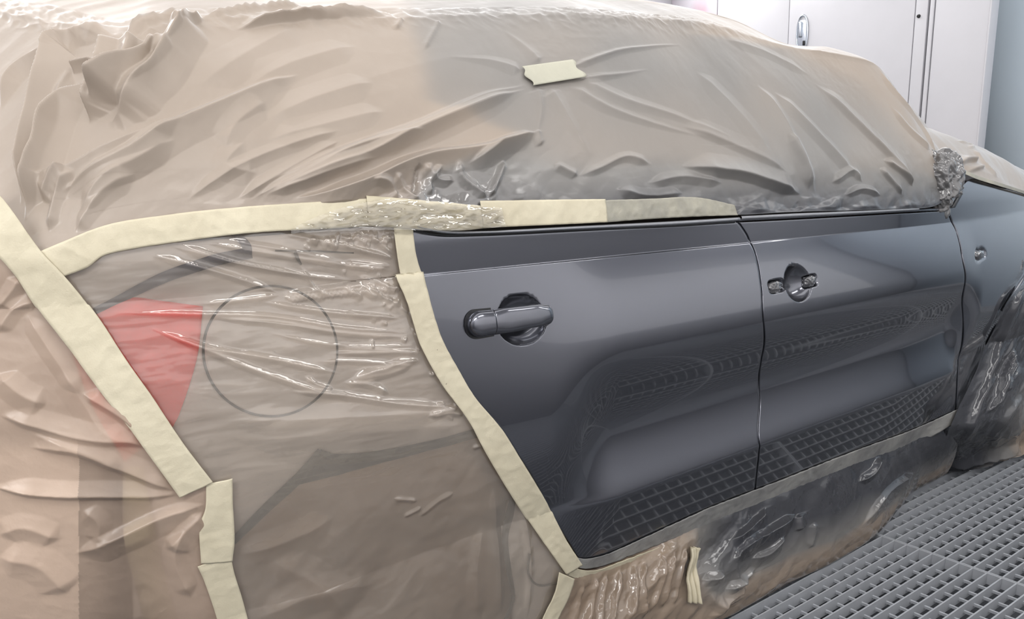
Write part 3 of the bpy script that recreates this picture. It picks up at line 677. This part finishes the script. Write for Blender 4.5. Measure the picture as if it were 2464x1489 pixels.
rz = np.exp(-((vfull-1)/.07)**2)*(np.arange(B1.shape[0])[:, None] < 300)
Hh += rz*.005*ridged(rx_*14, ry_*26, 8, 2)*soft(1750-ppx[..., 0], 60)
Hh += .0013*crumple(Mx*8, My*8, 21, 4)+.0007*ridged(Mx*22, My*22, 27, 2)*np.clip(perlin(Mx*3, My*3, 28)*3, 0, 1)
Hh *= np.clip(vfull/.02, .15, 1); Hh[-67+33:] *= .5
P1 = B1+S1.N*Hh[..., None]*np.where((S1.N@np.array([0., -1, .3]))[..., None] > -.9, 1, 1)*(1 if S1.N[100, 400, 1] < 0 else -1)
# overspray that settled on the film around the doors
PX, PY = ppx[..., 0], ppx[..., 1]
left_edge = np.interp(PY, [0, 60, 120, 240, 300, 330, 420, 500], [960, 975, 1000, 1020, 1170, 1250, 1010, 985])
right_edge = np.interp(PY, [80, 118, 150, 200, 260, 330, 400, 480], [1700, 1925, 1985, 2080, 2140, 2195, 2260, 2320])
gz = soft(PX-left_edge, 16)*soft(right_edge-PX, 22)
band = np.clip(1-vfull/.30, 0, 1)**1.6
sp = gz*(.36+.12*perlin(Mx*4, My*4, 31)+.10*vfull*0)+gz*band*(.18+.42*soft(PX-1480, 130))
sp += soft(PX-1180, 90)*np.clip(1-vfull/.16, 0, 1)*.12
sp = np.clip(sp, 0, 1)*(np.arange(B1.shape[0])[:, None] < 330)
film1 = grid('masking_film', P1, M_FILM, None, {'spray': sp, 'veil': np.ones_like(sp), 'shine': np.clip(np.exp(-(np.clip(vfull, 0, 1)/.19)**2)*(.35+.65*soft(PX-900, 40)*soft(1260-PX, 40)), 0, 1)})
tag(film1, 'tan plastic film draped over the roof and side windows, greyed by overspray above the doors', 'film')

# ---- films on the body side
def side_film(name, b, t_, l, r_, nu, nv, mat, folds, hfun, veil, off, spray=None):
    U = np.linspace(0, 1, nu); V_ = np.linspace(0, 1, nv)
    B, T, L, R_ = ev(px(b), U), ev(px(t_), U), ev(px(l), V_), ev(px(r_), V_)
    XZ = coons(*join_corners(B, T, L, R_)); h_ = np.zeros(XZ.shape[:2])
    apply_folds(XZ, h_, folds, lambda p: px(p))
    h_ = h_+hfun(XZ[..., 0], XZ[..., 1]); base = bp(XZ, off); uv = proj(base)
    P = base+gn(XZ[..., 0], XZ[..., 1])*h_[..., None]
    vl = veil(uv[..., 0], uv[..., 1], XZ); s_ = spray(uv[..., 0], uv[..., 1], XZ) if spray else np.zeros_like(vl)
    return grid(name, P, mat, None, {'veil': vl, 'spray': s_})
seam = [(120, 618), (175, 690), (300, 855), (380, 975), (470, 1120), (515, 1180), (520, 1240), (518, 1330), (535, 1400), (560, 1489), (610, 1680)]
folds3 = [(p, w*1.0, a, m_) for p, w, a, m_ in [
 ([(396, 588), (537, 625), (739, 662), (850, 674)], .003, .0034, 'r'), ([(413, 584), (571, 631), (732, 661)], .003, .003, 'r'), ([(353, 611), (470, 638), (571, 668), (638, 692), (672, 709)], .0035, .004, 'r'),
 ([(470, 581), (655, 611), (820, 635), (950, 650)], .003, .003, 'r'), ([(530, 577), (700, 605), (820, 628)], .003, .0028, 'r'), ([(665, 561), (820, 591), (950, 622)], .003, .0034, 'r'),
 ([(672, 709), (740, 702), (820, 692), (880, 686)], .0035, .004, 'r'), ([(487, 732), (580, 722), (672, 709)], .003, .003, 'r'), ([(621, 725), (705, 739), (820, 756), (960, 766)], .003, .0036, 'r'),
 ([(269, 752), (487, 756), (655, 762), (820, 789), (980, 800)], .003, .0034, 'r'), ([(487, 762), (672, 779), (820, 801), (985, 812)], .003, .003, 'r'),
 ([(353, 786), (437, 816), (497, 836), (638, 860), (820, 900)], .0035, .004, 'r'), ([(380, 800), (497, 842), (600, 885), (672, 910), (766, 940), (860, 950)], .0035, .004, 'r'),
 ([(820, 752), (954, 766)], .003, .003, 'r'), ([(790, 850), (900, 848), (1018, 850)], .003, .0036, 'r'), ([(800, 838), (900, 840), (1015, 846)], .0025, .0025, 'r'),
 ([(838, 912), (880, 896), (921, 886), (954, 873), (1010, 866)], .0045, .006, 'r'), ([(838, 912), (920, 900), (994, 873)], .004, .004, 'r'), ([(820, 920), (880, 923), (934, 947)], .004, .004, 'r'),
 ([(870, 678), (897, 705), (964, 739)], .0035, .004, 'r'), ([(820, 692), (870, 719)], .0035, .004, 'r'), ([(857, 665), (941, 692)], .003, .003, 'r'), ([(860, 690), (890, 712), (905, 710)], .003, .004, 'r'),
 ([(820, 591), (948, 621)], .003, .003, 'r'), ([(854, 554), (900, 580), (944, 615)], .003, .0034, 'r'), ([(820, 628), (940, 640)], .0025, .003, 'r'), ([(820, 638), (932, 647)], .0025, .003, 'r'),
 ([(690, 940), (820, 950), (947, 968), (1099, 979)], .004, .005, 'r'), ([(760, 870), (830, 868), (990, 880)], .003, .003, 'r'),
 ([(640, 800), (800, 830), (1000, 832)], .0025, .0022, 'r'), ([(520, 1010), (760, 1005), (1100, 985)], .012, .004, 'r'), ([(560, 1060), (800, 1040), (1120, 1020)], .014, .004, 'r'),
 ([(730, 905), (760, 925), (800, 935)], .003, .004, 'r'), ([(720, 640), (760, 700), (790, 712)], .0025, .003, 'r'),
 ([(575, 1330), (700, 1290), (800, 1240)], .014, .004, 'r'), ([(620, 1480), (760, 1420), (900, 1400)], .018, .006, 'r'), ([(640, 1340), (760, 1400), (840, 1489)], .018, .005, 'r'),
 ([(1000, 1240), (1050, 1200), (1090, 1180)], .004, .003, 'r'), ([(940, 1195), (1000, 1200)], .003, .003, 'r'), ([(965, 1240), (1010, 1215)], .003, .003, 'r'), ([(1130, 1075), (1165, 1065)], .003, .003, 'r'),
 ([(1180, 1150), (1190, 1300), (1200, 1489)], .006, .004, 'r'), ([(1250, 1180), (1268, 1330), (1262, 1489)], .006, .005, 'r'), ([(1160, 1250), (1140, 1380), (1150, 1489)], .010, .004, 'r'),
 ([(1020, 1000), (1060, 985), (1100, 980)], .004, .005, 'r'), ([(1030, 1000), (1075, 992), (1115, 996)], .0035, .004, 'r')]]
r3 = np.random.default_rng(11)
for i in range(70):                              # small glints near the door tape
    x = r3.uniform(830, 1090); y = r3.uniform(640, 1000); e = np.interp(y, [550, 670, 830, 1000], [960, 980, 1050, 1160])
    x = e-abs(r3.normal(0, 60))-8; L_ = r3.uniform(8, 26); th = r3.normal(.1, .6)
    folds3.append(([(x, y), (x+L_*math.cos(th), y+L_*math.sin(th))], .0022, r3.uniform(.002, .0035), 'r'))
for i in range(26):                              # comb of short strokes under the upper crease
    x = 680+i*10.5; y = 712-i*.9; folds3.append(([(x, y), (x+26, y+14+r3.normal(0, 2))], .002, .0026, 'r'))
for i in range(60):
    x = r3.uniform(720, 945); y = np.interp(x, [100, 950], [640, 548])+r3.uniform(2, 26); folds3.append(([(x, y), (x+r3.uniform(10, 30), y+r3.uniform(-3, 12))], .002, .0022, 'r'))
def veil3(x, y, XZ):
    a = inside(XZ[..., 0], XZ[..., 1], AP)
    v = .23+.07*perlin(XZ[..., 0]*7, XZ[..., 1]*7, 3)+.22*sstep(1000, 560, y+.5*(x-500))*0
    return np.clip(v+.05*sstep(950, 1100, y), .12, .9)
f3 = side_film('masking_film', [(610, 1680), (800, 1690), (1000, 1690), (1215, 1680)], [(120, 618), (240, 600), (480, 560), (720, 535), (970, 530)], seam[::-1],
    [(970, 530), (982, 610), (1000, 690), (1050, 850), (1120, 965), (1200, 1085), (1300, 1260), (1362, 1380), (1300, 1489), (1215, 1680)][::-1], 560, 520, M_CLEAR, folds3,
    lambda X, Z: .0010*ridged(X*5, Z*26, 4, 3)*sstep(.55, .75, Z)+.0026*perlin(X*5, Z*7, 9)+.0012*crumple(X*16, Z*16, 12, 3)+.002*ridged(X*6-Z*5, Z*6+X*4, 15, 3)*sstep(.75, .5, Z), veil3, .007)
tag(f3, 'clear brownish film over the rear quarter panel with glossy streaked creases', 'film')
folds2 = [
 ([(200, 940), (214, 950), (300, 1005), (335, 1040)], .006, .007, 's'), ([(0, 993), (109, 1026), (235, 1055), (315, 1059), (365, 1080)], .007, .009, 's'), ([(72, 1073), (181, 1080), (282, 1120), (430, 1178)], .007, .010, 's'),
 ([(-20, 1165), (109, 1183), (290, 1187), (436, 1184)], .006, .010, 's'), ([(492, 1207), (398, 1229), (290, 1279), (180, 1325)], .009, .011, 's'), ([(489, 1225), (440, 1270), (398, 1312)], .009, .009, 's'),
 ([(67, 752), (134, 853), (201, 950)], .007, .006, 'r'), ([(0, 897), (67, 950), (120, 970)], .010, .008, 'r'), ([(0, 740), (40, 690), (55, 660)], .006, .008, 'r'), ([(0, 800), (50, 735), (100, 720)], .006, .008, 'r'),
 ([(320, 1060), (260, 1040), (200, 960), (150, 880)], .010, .005, 'r'), ([(300, 1130), (230, 1090), (80, 1040)], .008, .005, 'r'), ([(200, 1220), (240, 1250), (235, 1300)], .008, .005, 'r'),
 ([(460, 1430), (420, 1330), (440, 1260)], .008, .007, 'r'), ([(0, 1330), (100, 1350), (170, 1420)], .014, .008, 'r'), ([(0, 1280), (60, 1260), (150, 1290)], .010, .006, 'r')]
def veil2(x, y, XZ):
    v = .58+.10*perlin(XZ[..., 0]*6, XZ[..., 1]*6, 8)
    v += .34*(x < 190)*sstep(1040, 1110, y)      # a second layer of film ends here in a straight edge
    v -= .18*sstep(205, 300, x)*sstep(1090, 1180, y)*sstep(430, 330, x)
    return np.clip(v, .3, 1)
f2 = side_film('masking_film', [(-260, 1680), (100, 1690), (400, 1690), (610, 1680)], [(-260, 640), (-120, 632), (0, 622), (120, 618)], [(-260, 1680), (-260, 640)], seam[::-1], 300, 430, M_REAR, folds2,
    lambda X, Z: .0045*perlin(X*6, Z*8, 19)+.0022*crumple(X*9, Z*9, 22, 3)+.0018*ridged(X*7+Z*3, Z*9, 25, 3), veil2, .009)
tag(f2, 'tan film over the rear bumper corner left of the long diagonal tape', 'film')
# ---- film under the sill, hanging down to the grating
topl = [(1350, 1372), (1400, 1372), (1440, 1366), (1560, 1318), (1700, 1256), (1860, 1192), (2050, 1115), (2200, 1056), (2310, 1005)]
botl = [(1130, 1760), (1330, 1720), (1500, 1620), (1745, 1490), (1880, 1412), (2000, 1355), (2085, 1305), (2130, 1265), (2190, 1190), (2262, 1150)]
NU4, NV4 = 420, 230
U = np.linspace(0, 1, NU4); A4 = bp(ev(px(topl), U), .0005); G4 = catmull(gnd(np.array(botl, float), .006), NU4)
s4 = np.linspace(0, 1, NV4)[:, None, None]
B4 = G4[None]*(1-s4)+A4[None]*s4; B4[..., 1] -= .035*np.sin(np.pi*s4[..., 0]**.8)*(1-.3*U)[None]
S4 = Surf(B4); H4 = np.zeros((NV4, NU4))
folds4 = [([(1843, 1218), (1830, 1240), (1790, 1275), (1756, 1300)], .010, .016, 's'), ([(1919, 1236), (1921, 1258), (1923, 1278)], .010, .014, 's'), ([(1919, 1236), (1839, 1283), (1785, 1312), (1752, 1352)], .012, .018, 's'),
 ([(2118, 1095), (2105, 1125), (2093, 1142), (2067, 1160)], .008, .014, 'r'), ([(1886, 1287), (1870, 1305), (1843, 1330), (1810, 1345)], .009, .013, 's'), ([(1821, 1370), (1777, 1402), (1741, 1417)], .008, .013, 'r'),
 ([(1763, 1308), (1768, 1380), (1796, 1410)], .008, .010, 'r'), ([(1700, 1420), (1720, 1450), (1790, 1440)], .008, .010, 'r'), ([(1690, 1395), (1725, 1385), (1735, 1370)], .008, .012, 'r'), ([(1715, 1489), (1735, 1450), (1800, 1420)], .010, .014, 's'),
 ([(2200, 1135), (2120, 1200), (2070, 1270)], .012, .012, 's'), ([(1960, 1255), (1955, 1290), (1945, 1320)], .012, .006, 'r')]
for i in range(9):
    x = 1400+i*31; y0 = np.interp(x, [1400, 1680], [1395, 1300]); folds4.append(([(x, y0), (x-8+r3.normal(0, 6), y0+60), (x-20+r3.normal(0, 10), y0+150)], .006, .012, 'r'))
apply_folds(S4.M, H4, folds4, lambda p: S4.to_m(p))
m4x, m4y = S4.M[..., 0], S4.M[..., 1]; p4 = S4.uv
cl = soft(1800-p4[..., 0], 70)
H4 += (.006+.016*cl)*crumple(m4x*8, m4y*7, 33, 3)+.004*perlin(m4x*6, m4y*6, 36)+.003*cl*ridged(m4x*18, m4y*14, 38, 3)
H4 *= np.minimum(np.clip((1-s4[..., 0])*12, 0, 1), np.clip(s4[..., 0]*9, .25, 1))
sg = 1 if S4.N[100, 200, 1] < 0 else -1
P4 = B4+sg*S4.N*H4[..., None]; P4[..., 2] = np.maximum(P4[..., 2], .003)
sp4 = np.clip((.95*sstep(.18, .78, s4[..., 0]+.10*perlin(m4x*4, m4y*4, 44)))*soft(p4[..., 0]-1690, 22)*(.75+.25*soft(p4[..., 0]-1760, 40))+.18*soft(p4[..., 0]-1680, 30), 0, 1)
v4 = np.clip(.55+.4*soft(p4[..., 0]-1680, 30)+.1*perlin(m4x*5, m4y*5, 46), 0, 1)
f4 = grid('masking_film', P4, M_SILL, None, {'spray': sp4, 'veil': v4})
tag(f4, 'crumpled film hanging from the door sill down to the grating, dark with grey overspray', 'film')
# ---- film around the front wheel
NU5, NV5 = 170, 300
V_ = np.linspace(0, 1, NV5); U = np.linspace(0, 1, NU5)
lpx = [(2222, 1143), (2262, 1080), (2305, 985), (2345, 900), (2372, 830), (2400, 775), (2430, 715), (2475, 668)]
Lc = catmull(np.array(lpx, float), NV5); tmp = px(Lc); yb = g(tmp[:, 0], tmp[:, 1]); g0 = gnd(np.array([lpx[0]], float), .004)[0]
iv = int(.26*NV5); yy = yb-.014; yy[:iv] = g0[1]+(yy[iv]-g0[1])*sstep(0, 1, np.linspace(0, 1, iv))
L5 = at(Lc, yy); Bt5 = catmull(gnd(np.array([(2222, 1143), (2300, 1136), (2380, 1120), (2464, 1092), (2640, 1030)], float), .004), NU5)
Tp5 = catmull(np.stack([L5[-1], at([(2560, 640)], [.02])[0], at([(2640, 600)], [.02])[0]]), NU5)
R5 = catmull(np.stack([Bt5[-1], at([(2640, 900)], [.0])[0], Tp5[-1]]), NV5)
u5 = U[None, :, None]; v5 = V_[:, None, None]; L5[0] = Bt5[0]
B5 = (1-v5)*Bt5[None]+v5*Tp5[None]+(1-u5)*L5[:, None]+u5*R5[:, None]-((1-u5)*(1-v5)*Bt5[0]+u5*(1-v5)*Bt5[-1]+(1-u5)*v5*Tp5[0]+u5*v5*Tp5[-1])
S5 = Surf(B5); H5 = np.zeros((NV5, NU5)); m5x, m5y = S5.M[..., 0], S5.M[..., 1]
folds5 = [([(2464, 690), (2420, 780), (2380, 890), (2345, 990), (2300, 1090)], .014, .022, 's'), ([(2440, 830), (2410, 900), (2390, 960), (2365, 1000)], .012, .03, 's'), ([(2455, 860), (2425, 905), (2400, 950)], .010, .018, 'r'), ([(2400, 740), (2370, 830), (2340, 920)], .008, .012, 'r'),
 ([(2230, 1105), (2300, 1112), (2380, 1100), (2464, 1070)], .012, .025, 's'), ([(2240, 1128), (2320, 1128), (2400, 1108)], .010, .02, 'r'), ([(2464, 940), (2420, 1000), (2370, 1060)], .012, .012, 'r')]
apply_folds(S5.M, H5, folds5, lambda p: S5.to_m(p))
H5 += .014*crumple(m5x*7, m5y*8, 52, 3)+.007*ridged(m5x*9-m5y*3, m5y*5, 53, 3)+.012*np.exp(-V_[:, None]/.10)*crumple(m5x*16, m5y*20, 55, 2)
H5 *= np.clip(U*9, .12, 1)[None]
sg = 1 if S5.N[150, 80, 1] < 0 else -1
P5 = B5+sg*S5.N*H5[..., None]; P5[..., 2] = np.maximum(P5[..., 2], .003)
sp5 = np.clip(.95*(1-sstep(.25, .75, u5[..., 0]*1.35+.15*perlin(m5x*5, m5y*5, 58)-.35*(V_[:, None]-.4)))+.12, 0, 1)
f5 = grid('masking_film', P5, M_SILL, None, {'spray': sp5, 'veil': np.full_like(sp5, .95)})
tag(f5, 'crumpled dark film wrapped round the front wheel at the right edge', 'film')
# ---- film on the bonnet
near = bp(px([(2245, 395), (2310, 418), (2345, 428), (2400, 446), (2470, 468), (2640, 520)]), .007)
far = at(np.array([(2150, 255), (2232, 306), (2300, 331), (2358, 354), (2400, 378), (2464, 420), (2640, 520)], float), [.34, .36, .38, .40, .42, .45, .5])
NU6, NV6 = 220, 130
n6, f6 = catmull(near, NU6), catmull(far, NU6); o6 = f6+np.array([.12, .55, -.03]); e6 = f6+np.array([.1, 1.0, -.18])
mid = (n6+f6)/2+np.array([0, -.02, .02])
B6 = np.concatenate([bez([n6, mid, f6], 100), bez([f6, o6, e6], 31)[1:]])
S6 = Surf(B6); H6 = np.zeros(B6.shape[:2])
apply_folds(S6.M, H6, [([(2295, 405), (2320, 390), (2350, 392)], .012, .02, 's'), ([(2320, 416), (2345, 410), (2365, 405)], .009, .012, 's'), ([(2300, 340), (2340, 352), (2330, 358)], .008, .006, 'r'), ([(2400, 430), (2370, 400), (2340, 360)], .014, .007, 'r')], lambda p: S6.to_m(p, 100))
H6 += .010*perlin(S6.M[..., 0]*4, S6.M[..., 1]*5, 61)+.004*crumple(S6.M[..., 0]*6, S6.M[..., 1]*6, 62, 3)
v6 = np.concatenate([np.linspace(0, 1, 100), np.ones(30)])[:, None]
H6 *= np.clip(v6*10, .1, 1)
sg = 1 if (S6.N[50, 100]@np.array([0, -.5, .8])) > 0 else -1
f6o = grid('masking_film', B6+sg*S6.N*H6[..., None], M_FILM, None, {'spray': .10*np.exp(-v6/.1)*np.ones((1, NU6)), 'veil': np.ones(B6.shape[:2])})
tag(f6o, 'tan film covering the bonnet beyond the front fender', 'film')
# ---- the wrapped mirror
def blob(name, c, rad, mat, seed, label, cat, sub_=5, amp=.22, fr=26, spray=.6, parent=None, squash=None):
    import bmesh
    bm = bmesh.new(); bmesh.ops.create_icosphere(bm, subdivisions=sub_, radius=1)
    V = np.array([v.co[:] for v in bm.verts]); Fc = np.array([[v.index for v in f.verts] for f in bm.faces]); bm.free()
    a = np.arctan2(V[:, 1], V[:, 0])*.6; 
    d = amp*crumple(V[:, 0]*2.2+V[:, 1], V[:, 2]*2.2-V[:, 1]*1.3, seed, 4)+.35*amp*ridged(V[:, 0]*4+V[:, 1]*2, V[:, 2]*4, seed+2, 2)
    Q = V*(1+d)[:, None]; Q = np.sign(Q)*np.abs(Q)**.85
    P = np.asarray(c)+Q*np.asarray(rad)
    n_ = len(V); o = mesh(name, P, Fc, mat, parent, True, {'spray': np.full(n_, spray), 'shine': np.full(n_, .6), 'veil': np.full(n_, .97)})
    if label: tag(o, label, cat)
    return o
cm = at([(2256, 440)], [.045])[0]
blob('wrapped_door_mirror', cm, (.073, .058, .088), M_SILL, 70, 'door mirror mount wrapped in crumpled shiny grey film at the foot of the windscreen pillar', 'mirror', 6, .36, spray=.68)
carpart(strip('mirror_seal', [(2268, 398), (2290, 425), (2306, 455), (2306, 468), (2288, 500)], [(2262, 402), (2280, 430), (2294, 458), (2294, 468), (2278, 500)], M_TRIMB, .012, n=40, arch=.004))
# film stuffed into the empty handle holes and the indicator hole
for q, (c, a_, b_), lb in ((0, (hl, ha, hb), 'crumpled film stuffed into the left handle hole of the front door'), (1, (hr, hra, hrb), 'crumpled film stuffed into the right handle hole of the front door'), (2, ind, 'crumpled film plug in the round indicator hole of the front fender')):
    p_ = bp(np.array([c]), -.009)[0]
    blob('film_plug', p_, (a_*.84, .011, b_*.84), M_SILL, 80+q, lb, "film plug", 4, .3, spray=.9)

# brown film tucked into the rear wheel arch
ax_, az_ = np.meshgrid(np.linspace(.1, 1.22, 200), np.linspace(-.02, .66, 130))
ah = -.032+.010*perlin(ax_*5, az_*6, 101)+.006*crumple(ax_*7, az_*7, 102, 3)+.010*np.exp(-((np.hypot(ax_-.62, az_-.31)-.27)/.05)**2)
M_ARCH = simple('brown_arch_film', lin(172, 146, 124), .5, bump=(30, .2, .004), var=.18, varscale=6)
tag(grid('masking_film', bp(np.stack([ax_, az_], -1), ah), M_ARCH), 'brown film tucked into the rear wheel arch behind the clear film', 'film')
# glossy film edge lapping over the tape above the rear door corner
lu = np.linspace(0, 1, 260); lapT = ev(px([(690, 556), (740, 532), (830, 502), (925, 488), (1060, 494), (1190, 506)]), lu); lapB = ev(px([(690, 566), (800, 560), (940, 556), (1060, 558), (1200, 548)]), lu)
lv = np.linspace(0, 1, 60)[:, None, None]; LX = (1-lv)*lapB[None]+lv*lapT[None]
lh = .0215+.0022*crumple(LX[..., 0]*26, LX[..., 1]*40, 111, 3)+.0016*ridged(LX[..., 0]*22+LX[..., 1]*10, LX[..., 1]*60, 112, 2)
tag(grid('masking_film', bp(LX, lh), M_LAP, None, {'veil': np.full(lh.shape, .05), 'spray': np.zeros(lh.shape), 'shine': np.full(lh.shape, .3)}), 'thin clear film edge lapping shinily over the tape at the upper rear door corner', 'film')

# ------------------------------------------------------------------ masking tapes
def tape(lb, A, B, off=.0135, mat=M_TAPE, n=None, seed=0, wob=.0012, grp=None, name='masking_tape', smooth=True):
    A, B = np.array(A, float), np.array(B, float); L = max(np.linalg.norm(np.diff(A, axis=0), axis=1).sum(), 60); n = n or int(np.clip(L/3.2, 24, 420))
    o = strip(name, A, B, mat, off, n=n, mm=14, wob=wob, seed=seed, thick=.0008, smooth=smooth)
    return tag(o, lb, 'tape', grp)
tape('long masking tape strip running diagonally down the left, over the tail lamp corner', [(-70, 405), (15, 485), (105, 605), (160, 660), (240, 762), (310, 870), (360, 940), (440, 1060), (510, 1152)], [(-110, 520), (0, 612), (45, 660), (90, 730), (170, 835), (250, 945), (310, 1020), (350, 1075), (432, 1188)], .0165, seed=1)
tape('short upright masking tape strip below the diagonal one, with a torn top', [(556, 1144), (557, 1200), (561, 1290), (556, 1340)], [(494, 1158), (492, 1215), (479, 1255), (482, 1345)], .0145, seed=2)
tape('masking tape strip leaving the bottom edge of the photograph left of the wheel arch', [(552, 1325), (560, 1365), (580, 1430), (598, 1500), (640, 1660)], [(474, 1352), (486, 1378), (505, 1430), (526, 1500), (560, 1660)], .0135, seed=3)
tape('curved masking tape strip below the rear window film, starting at the diagonal tape', [(98, 607), (160, 582), (260, 545), (400, 522), (560, 505), (700, 495), (925, 480)], [(150, 664), (215, 640), (250, 616), (330, 598), (470, 578), (600, 563), (800, 552), (945, 543)], .0135, seed=4)
tape('shiny creased masking tape piece above the rear door corner', [(872, 477), (960, 484), (1080, 494), (1152, 500)], [(876, 546), (985, 553), (1100, 556), (1182, 547)], .0150, seed=5, wob=.002)
tape('masking tape strip above the rear door window trim, slightly greyed', [(1143, 489), (1250, 487), (1350, 485), (1443, 484)], [(1150, 551), (1200, 548), (1350, 541), (1448, 536)], .0165, seed=6)
tape('grey sprayed masking tape strip along the belt up to the front door gap', [(1440, 486), (1560, 482), (1660, 479), (1755, 497)], [(1440, 537), (1540, 529), (1660, 523), (1762, 520)], .0150, M_TAPE_G, seed=7, wob=.002)
tape('short upright masking tape strip at the upper rear corner of the rear door', [(984, 546), (990, 600), (1000, 640), (1013, 672)], [(938, 545), (945, 600), (953, 650), (962, 694)], .0125, seed=8)
tape('long masking tape strip along the slanted rear edge of the rear door', [(1010, 664), (1030, 745), (1057, 822), (1095, 890), (1130, 948), (1200, 1030), (1240, 1092), (1300, 1190), (1352, 1290), (1390, 1352)], [(940, 662), (970, 730), (1000, 825), (1045, 910), (1120, 1012), (1160, 1085), (1250, 1230), (1320, 1330), (1352, 1376)], .0145, seed=9)
tape('grey sprayed masking tape strip along the door sill', [(1368, 1332), (1400, 1342), (1450, 1334), (1560, 1286), (1700, 1222), (1860, 1160), (2050, 1085), (2200, 1030), (2302, 984)], [(1362, 1352), (1400, 1366), (1452, 1358), (1565, 1315), (1700, 1262), (1855, 1204), (2050, 1128), (2200, 1070), (2306, 1012)], .0030, M_TAPE_D, seed=10, wob=.0016)
tape('masking tape strip turning the lower corner of the rear door', [(1350, 1340), (1378, 1362), (1420, 1368), (1500, 1342), (1600, 1304), (1690, 1266)], [(1342, 1372), (1380, 1388), (1420, 1391), (1500, 1369), (1600, 1326), (1690, 1284)], .0070, seed=11)
tape('narrow masking tape strip running down from the lower rear door corner', [(1368, 1384), (1352, 1430), (1328, 1480), (1300, 1540), (1250, 1660)], [(1332, 1368), (1320, 1420), (1290, 1485), (1262, 1545), (1205, 1660)], .0180, seed=12)
tape('thin greyish masking tape line between bonnet film and front fender', [(2284, 402), (2315, 414), (2345, 426), (2400, 443), (2470, 465), (2620, 515)], [(2290, 414), (2318, 424), (2345, 435), (2400, 451), (2470, 472), (2620, 524)], .0105, M_TAPE_G, seed=13, wob=.0005)
# patch stuck on the window film
def on_film(S, Pd, p, off):
    ij = S.find(p, VM1); return S.samp(Pd, ij)+S.samp(S.N, ij)*off
sgn1 = 1 if S1.N[100, 400, 1] < 0 else -1
nb, mb = 26, 14; Ub = np.linspace(0, 1, nb)[None, :, None]; Vb = np.linspace(0, 1, mb)[:, None, None]
c00, c10, c01, c11 = [np.array(q, float) for q in ((1279, 211), (1406, 190), (1250, 166), (1372, 149))]
pq = (1-Vb)*((1-Ub)*c00+Ub*c10)+Vb*((1-Ub)*c01+Ub*c11); pq[..., 0] += 5*np.sin(np.linspace(0, 9, mb))[:, None]*(np.abs(Ub[..., 0]-.5) > .48)
Sb = on_film(S1, B1, pq.reshape(-1, 2), sgn1*.007).reshape(mb, nb, 3)
pt = grid('masking_tape', Sb, tape_mat('patch_masking_tape', lin(186, 184, 166), lin(172, 170, 154)), thick=.0008); tag(pt, 'small masking tape patch stuck on the middle of the window film', 'tape')  # slightly greyer and darker tape colour than the cream strips
# tape bunch on the sill film
ij_ = np.stack(np.meshgrid(np.linspace(1648, 1676, 16), np.linspace(1318, 1446, 40)), -1)
f_ = S4.find(ij_.reshape(-1, 2)); Pb = (S4.samp(P4, f_)+sg*0+S4.samp(S4.N, f_)*(1 if S4.N[100, 200, 1] < 0 else -1)*.014).reshape(40, 16, 3)
Pb[..., 1] -= (.007*np.sin(np.linspace(0, 17, 16))[None]+.006*crumple(Pb[..., 0]*20, Pb[..., 2]*14, 91, 2))
tag(grid('masking_tape', Pb, M_TAPE, thick=.0008), 'bunched pleated tape hanging on the sill film below the rear door', 'tape')
# things seen through the clear film
def under(lb, pts, wpx, mat, cat='tape', name='fine_line_tape', off=.004, n=80):
    return tag(lip(name, pts, wpx, mat, off, n=n), lb, cat)
under('dark blue tape line rising from the red tail lamp under the clear film', [(222, 752), (300, 712), (400, 664), (470, 640), (530, 622), (604, 608)], [16, 20, 26, 28, 28, 26], M_NAVY)
under('short dark blue tape end curving up under the clear film', [(594, 612), (592, 594), (578, 576), (560, 562)], [22, 22, 18, 14], M_NAVY, off=.0046)
under('thin dark marker line under the clear film above the fuel flap', [(660, 603), (750, 604), (848, 608)], [4, 5, 3], M_TRIMB, 'line', 'marker_line', n=40)
under('short marker tick below the thin dark line under the clear film', [(708, 606), (714, 622), (722, 636)], [9, 8, 5], M_TRIMB, 'line', 'marker_line', off=.0046, n=20)
t_ = strip('masking_tape', [(345, 1120), (362, 1210), (395, 1370), (432, 1520), (470, 1680)], [(296, 1120), (300, 1300), (325, 1400), (352, 1520), (390, 1680)], M_TAPE, .0045, n=60, thick=.0006)
tag(t_, 'slanted cream tape strip seen blurred through the bumper corner film', 'tape')
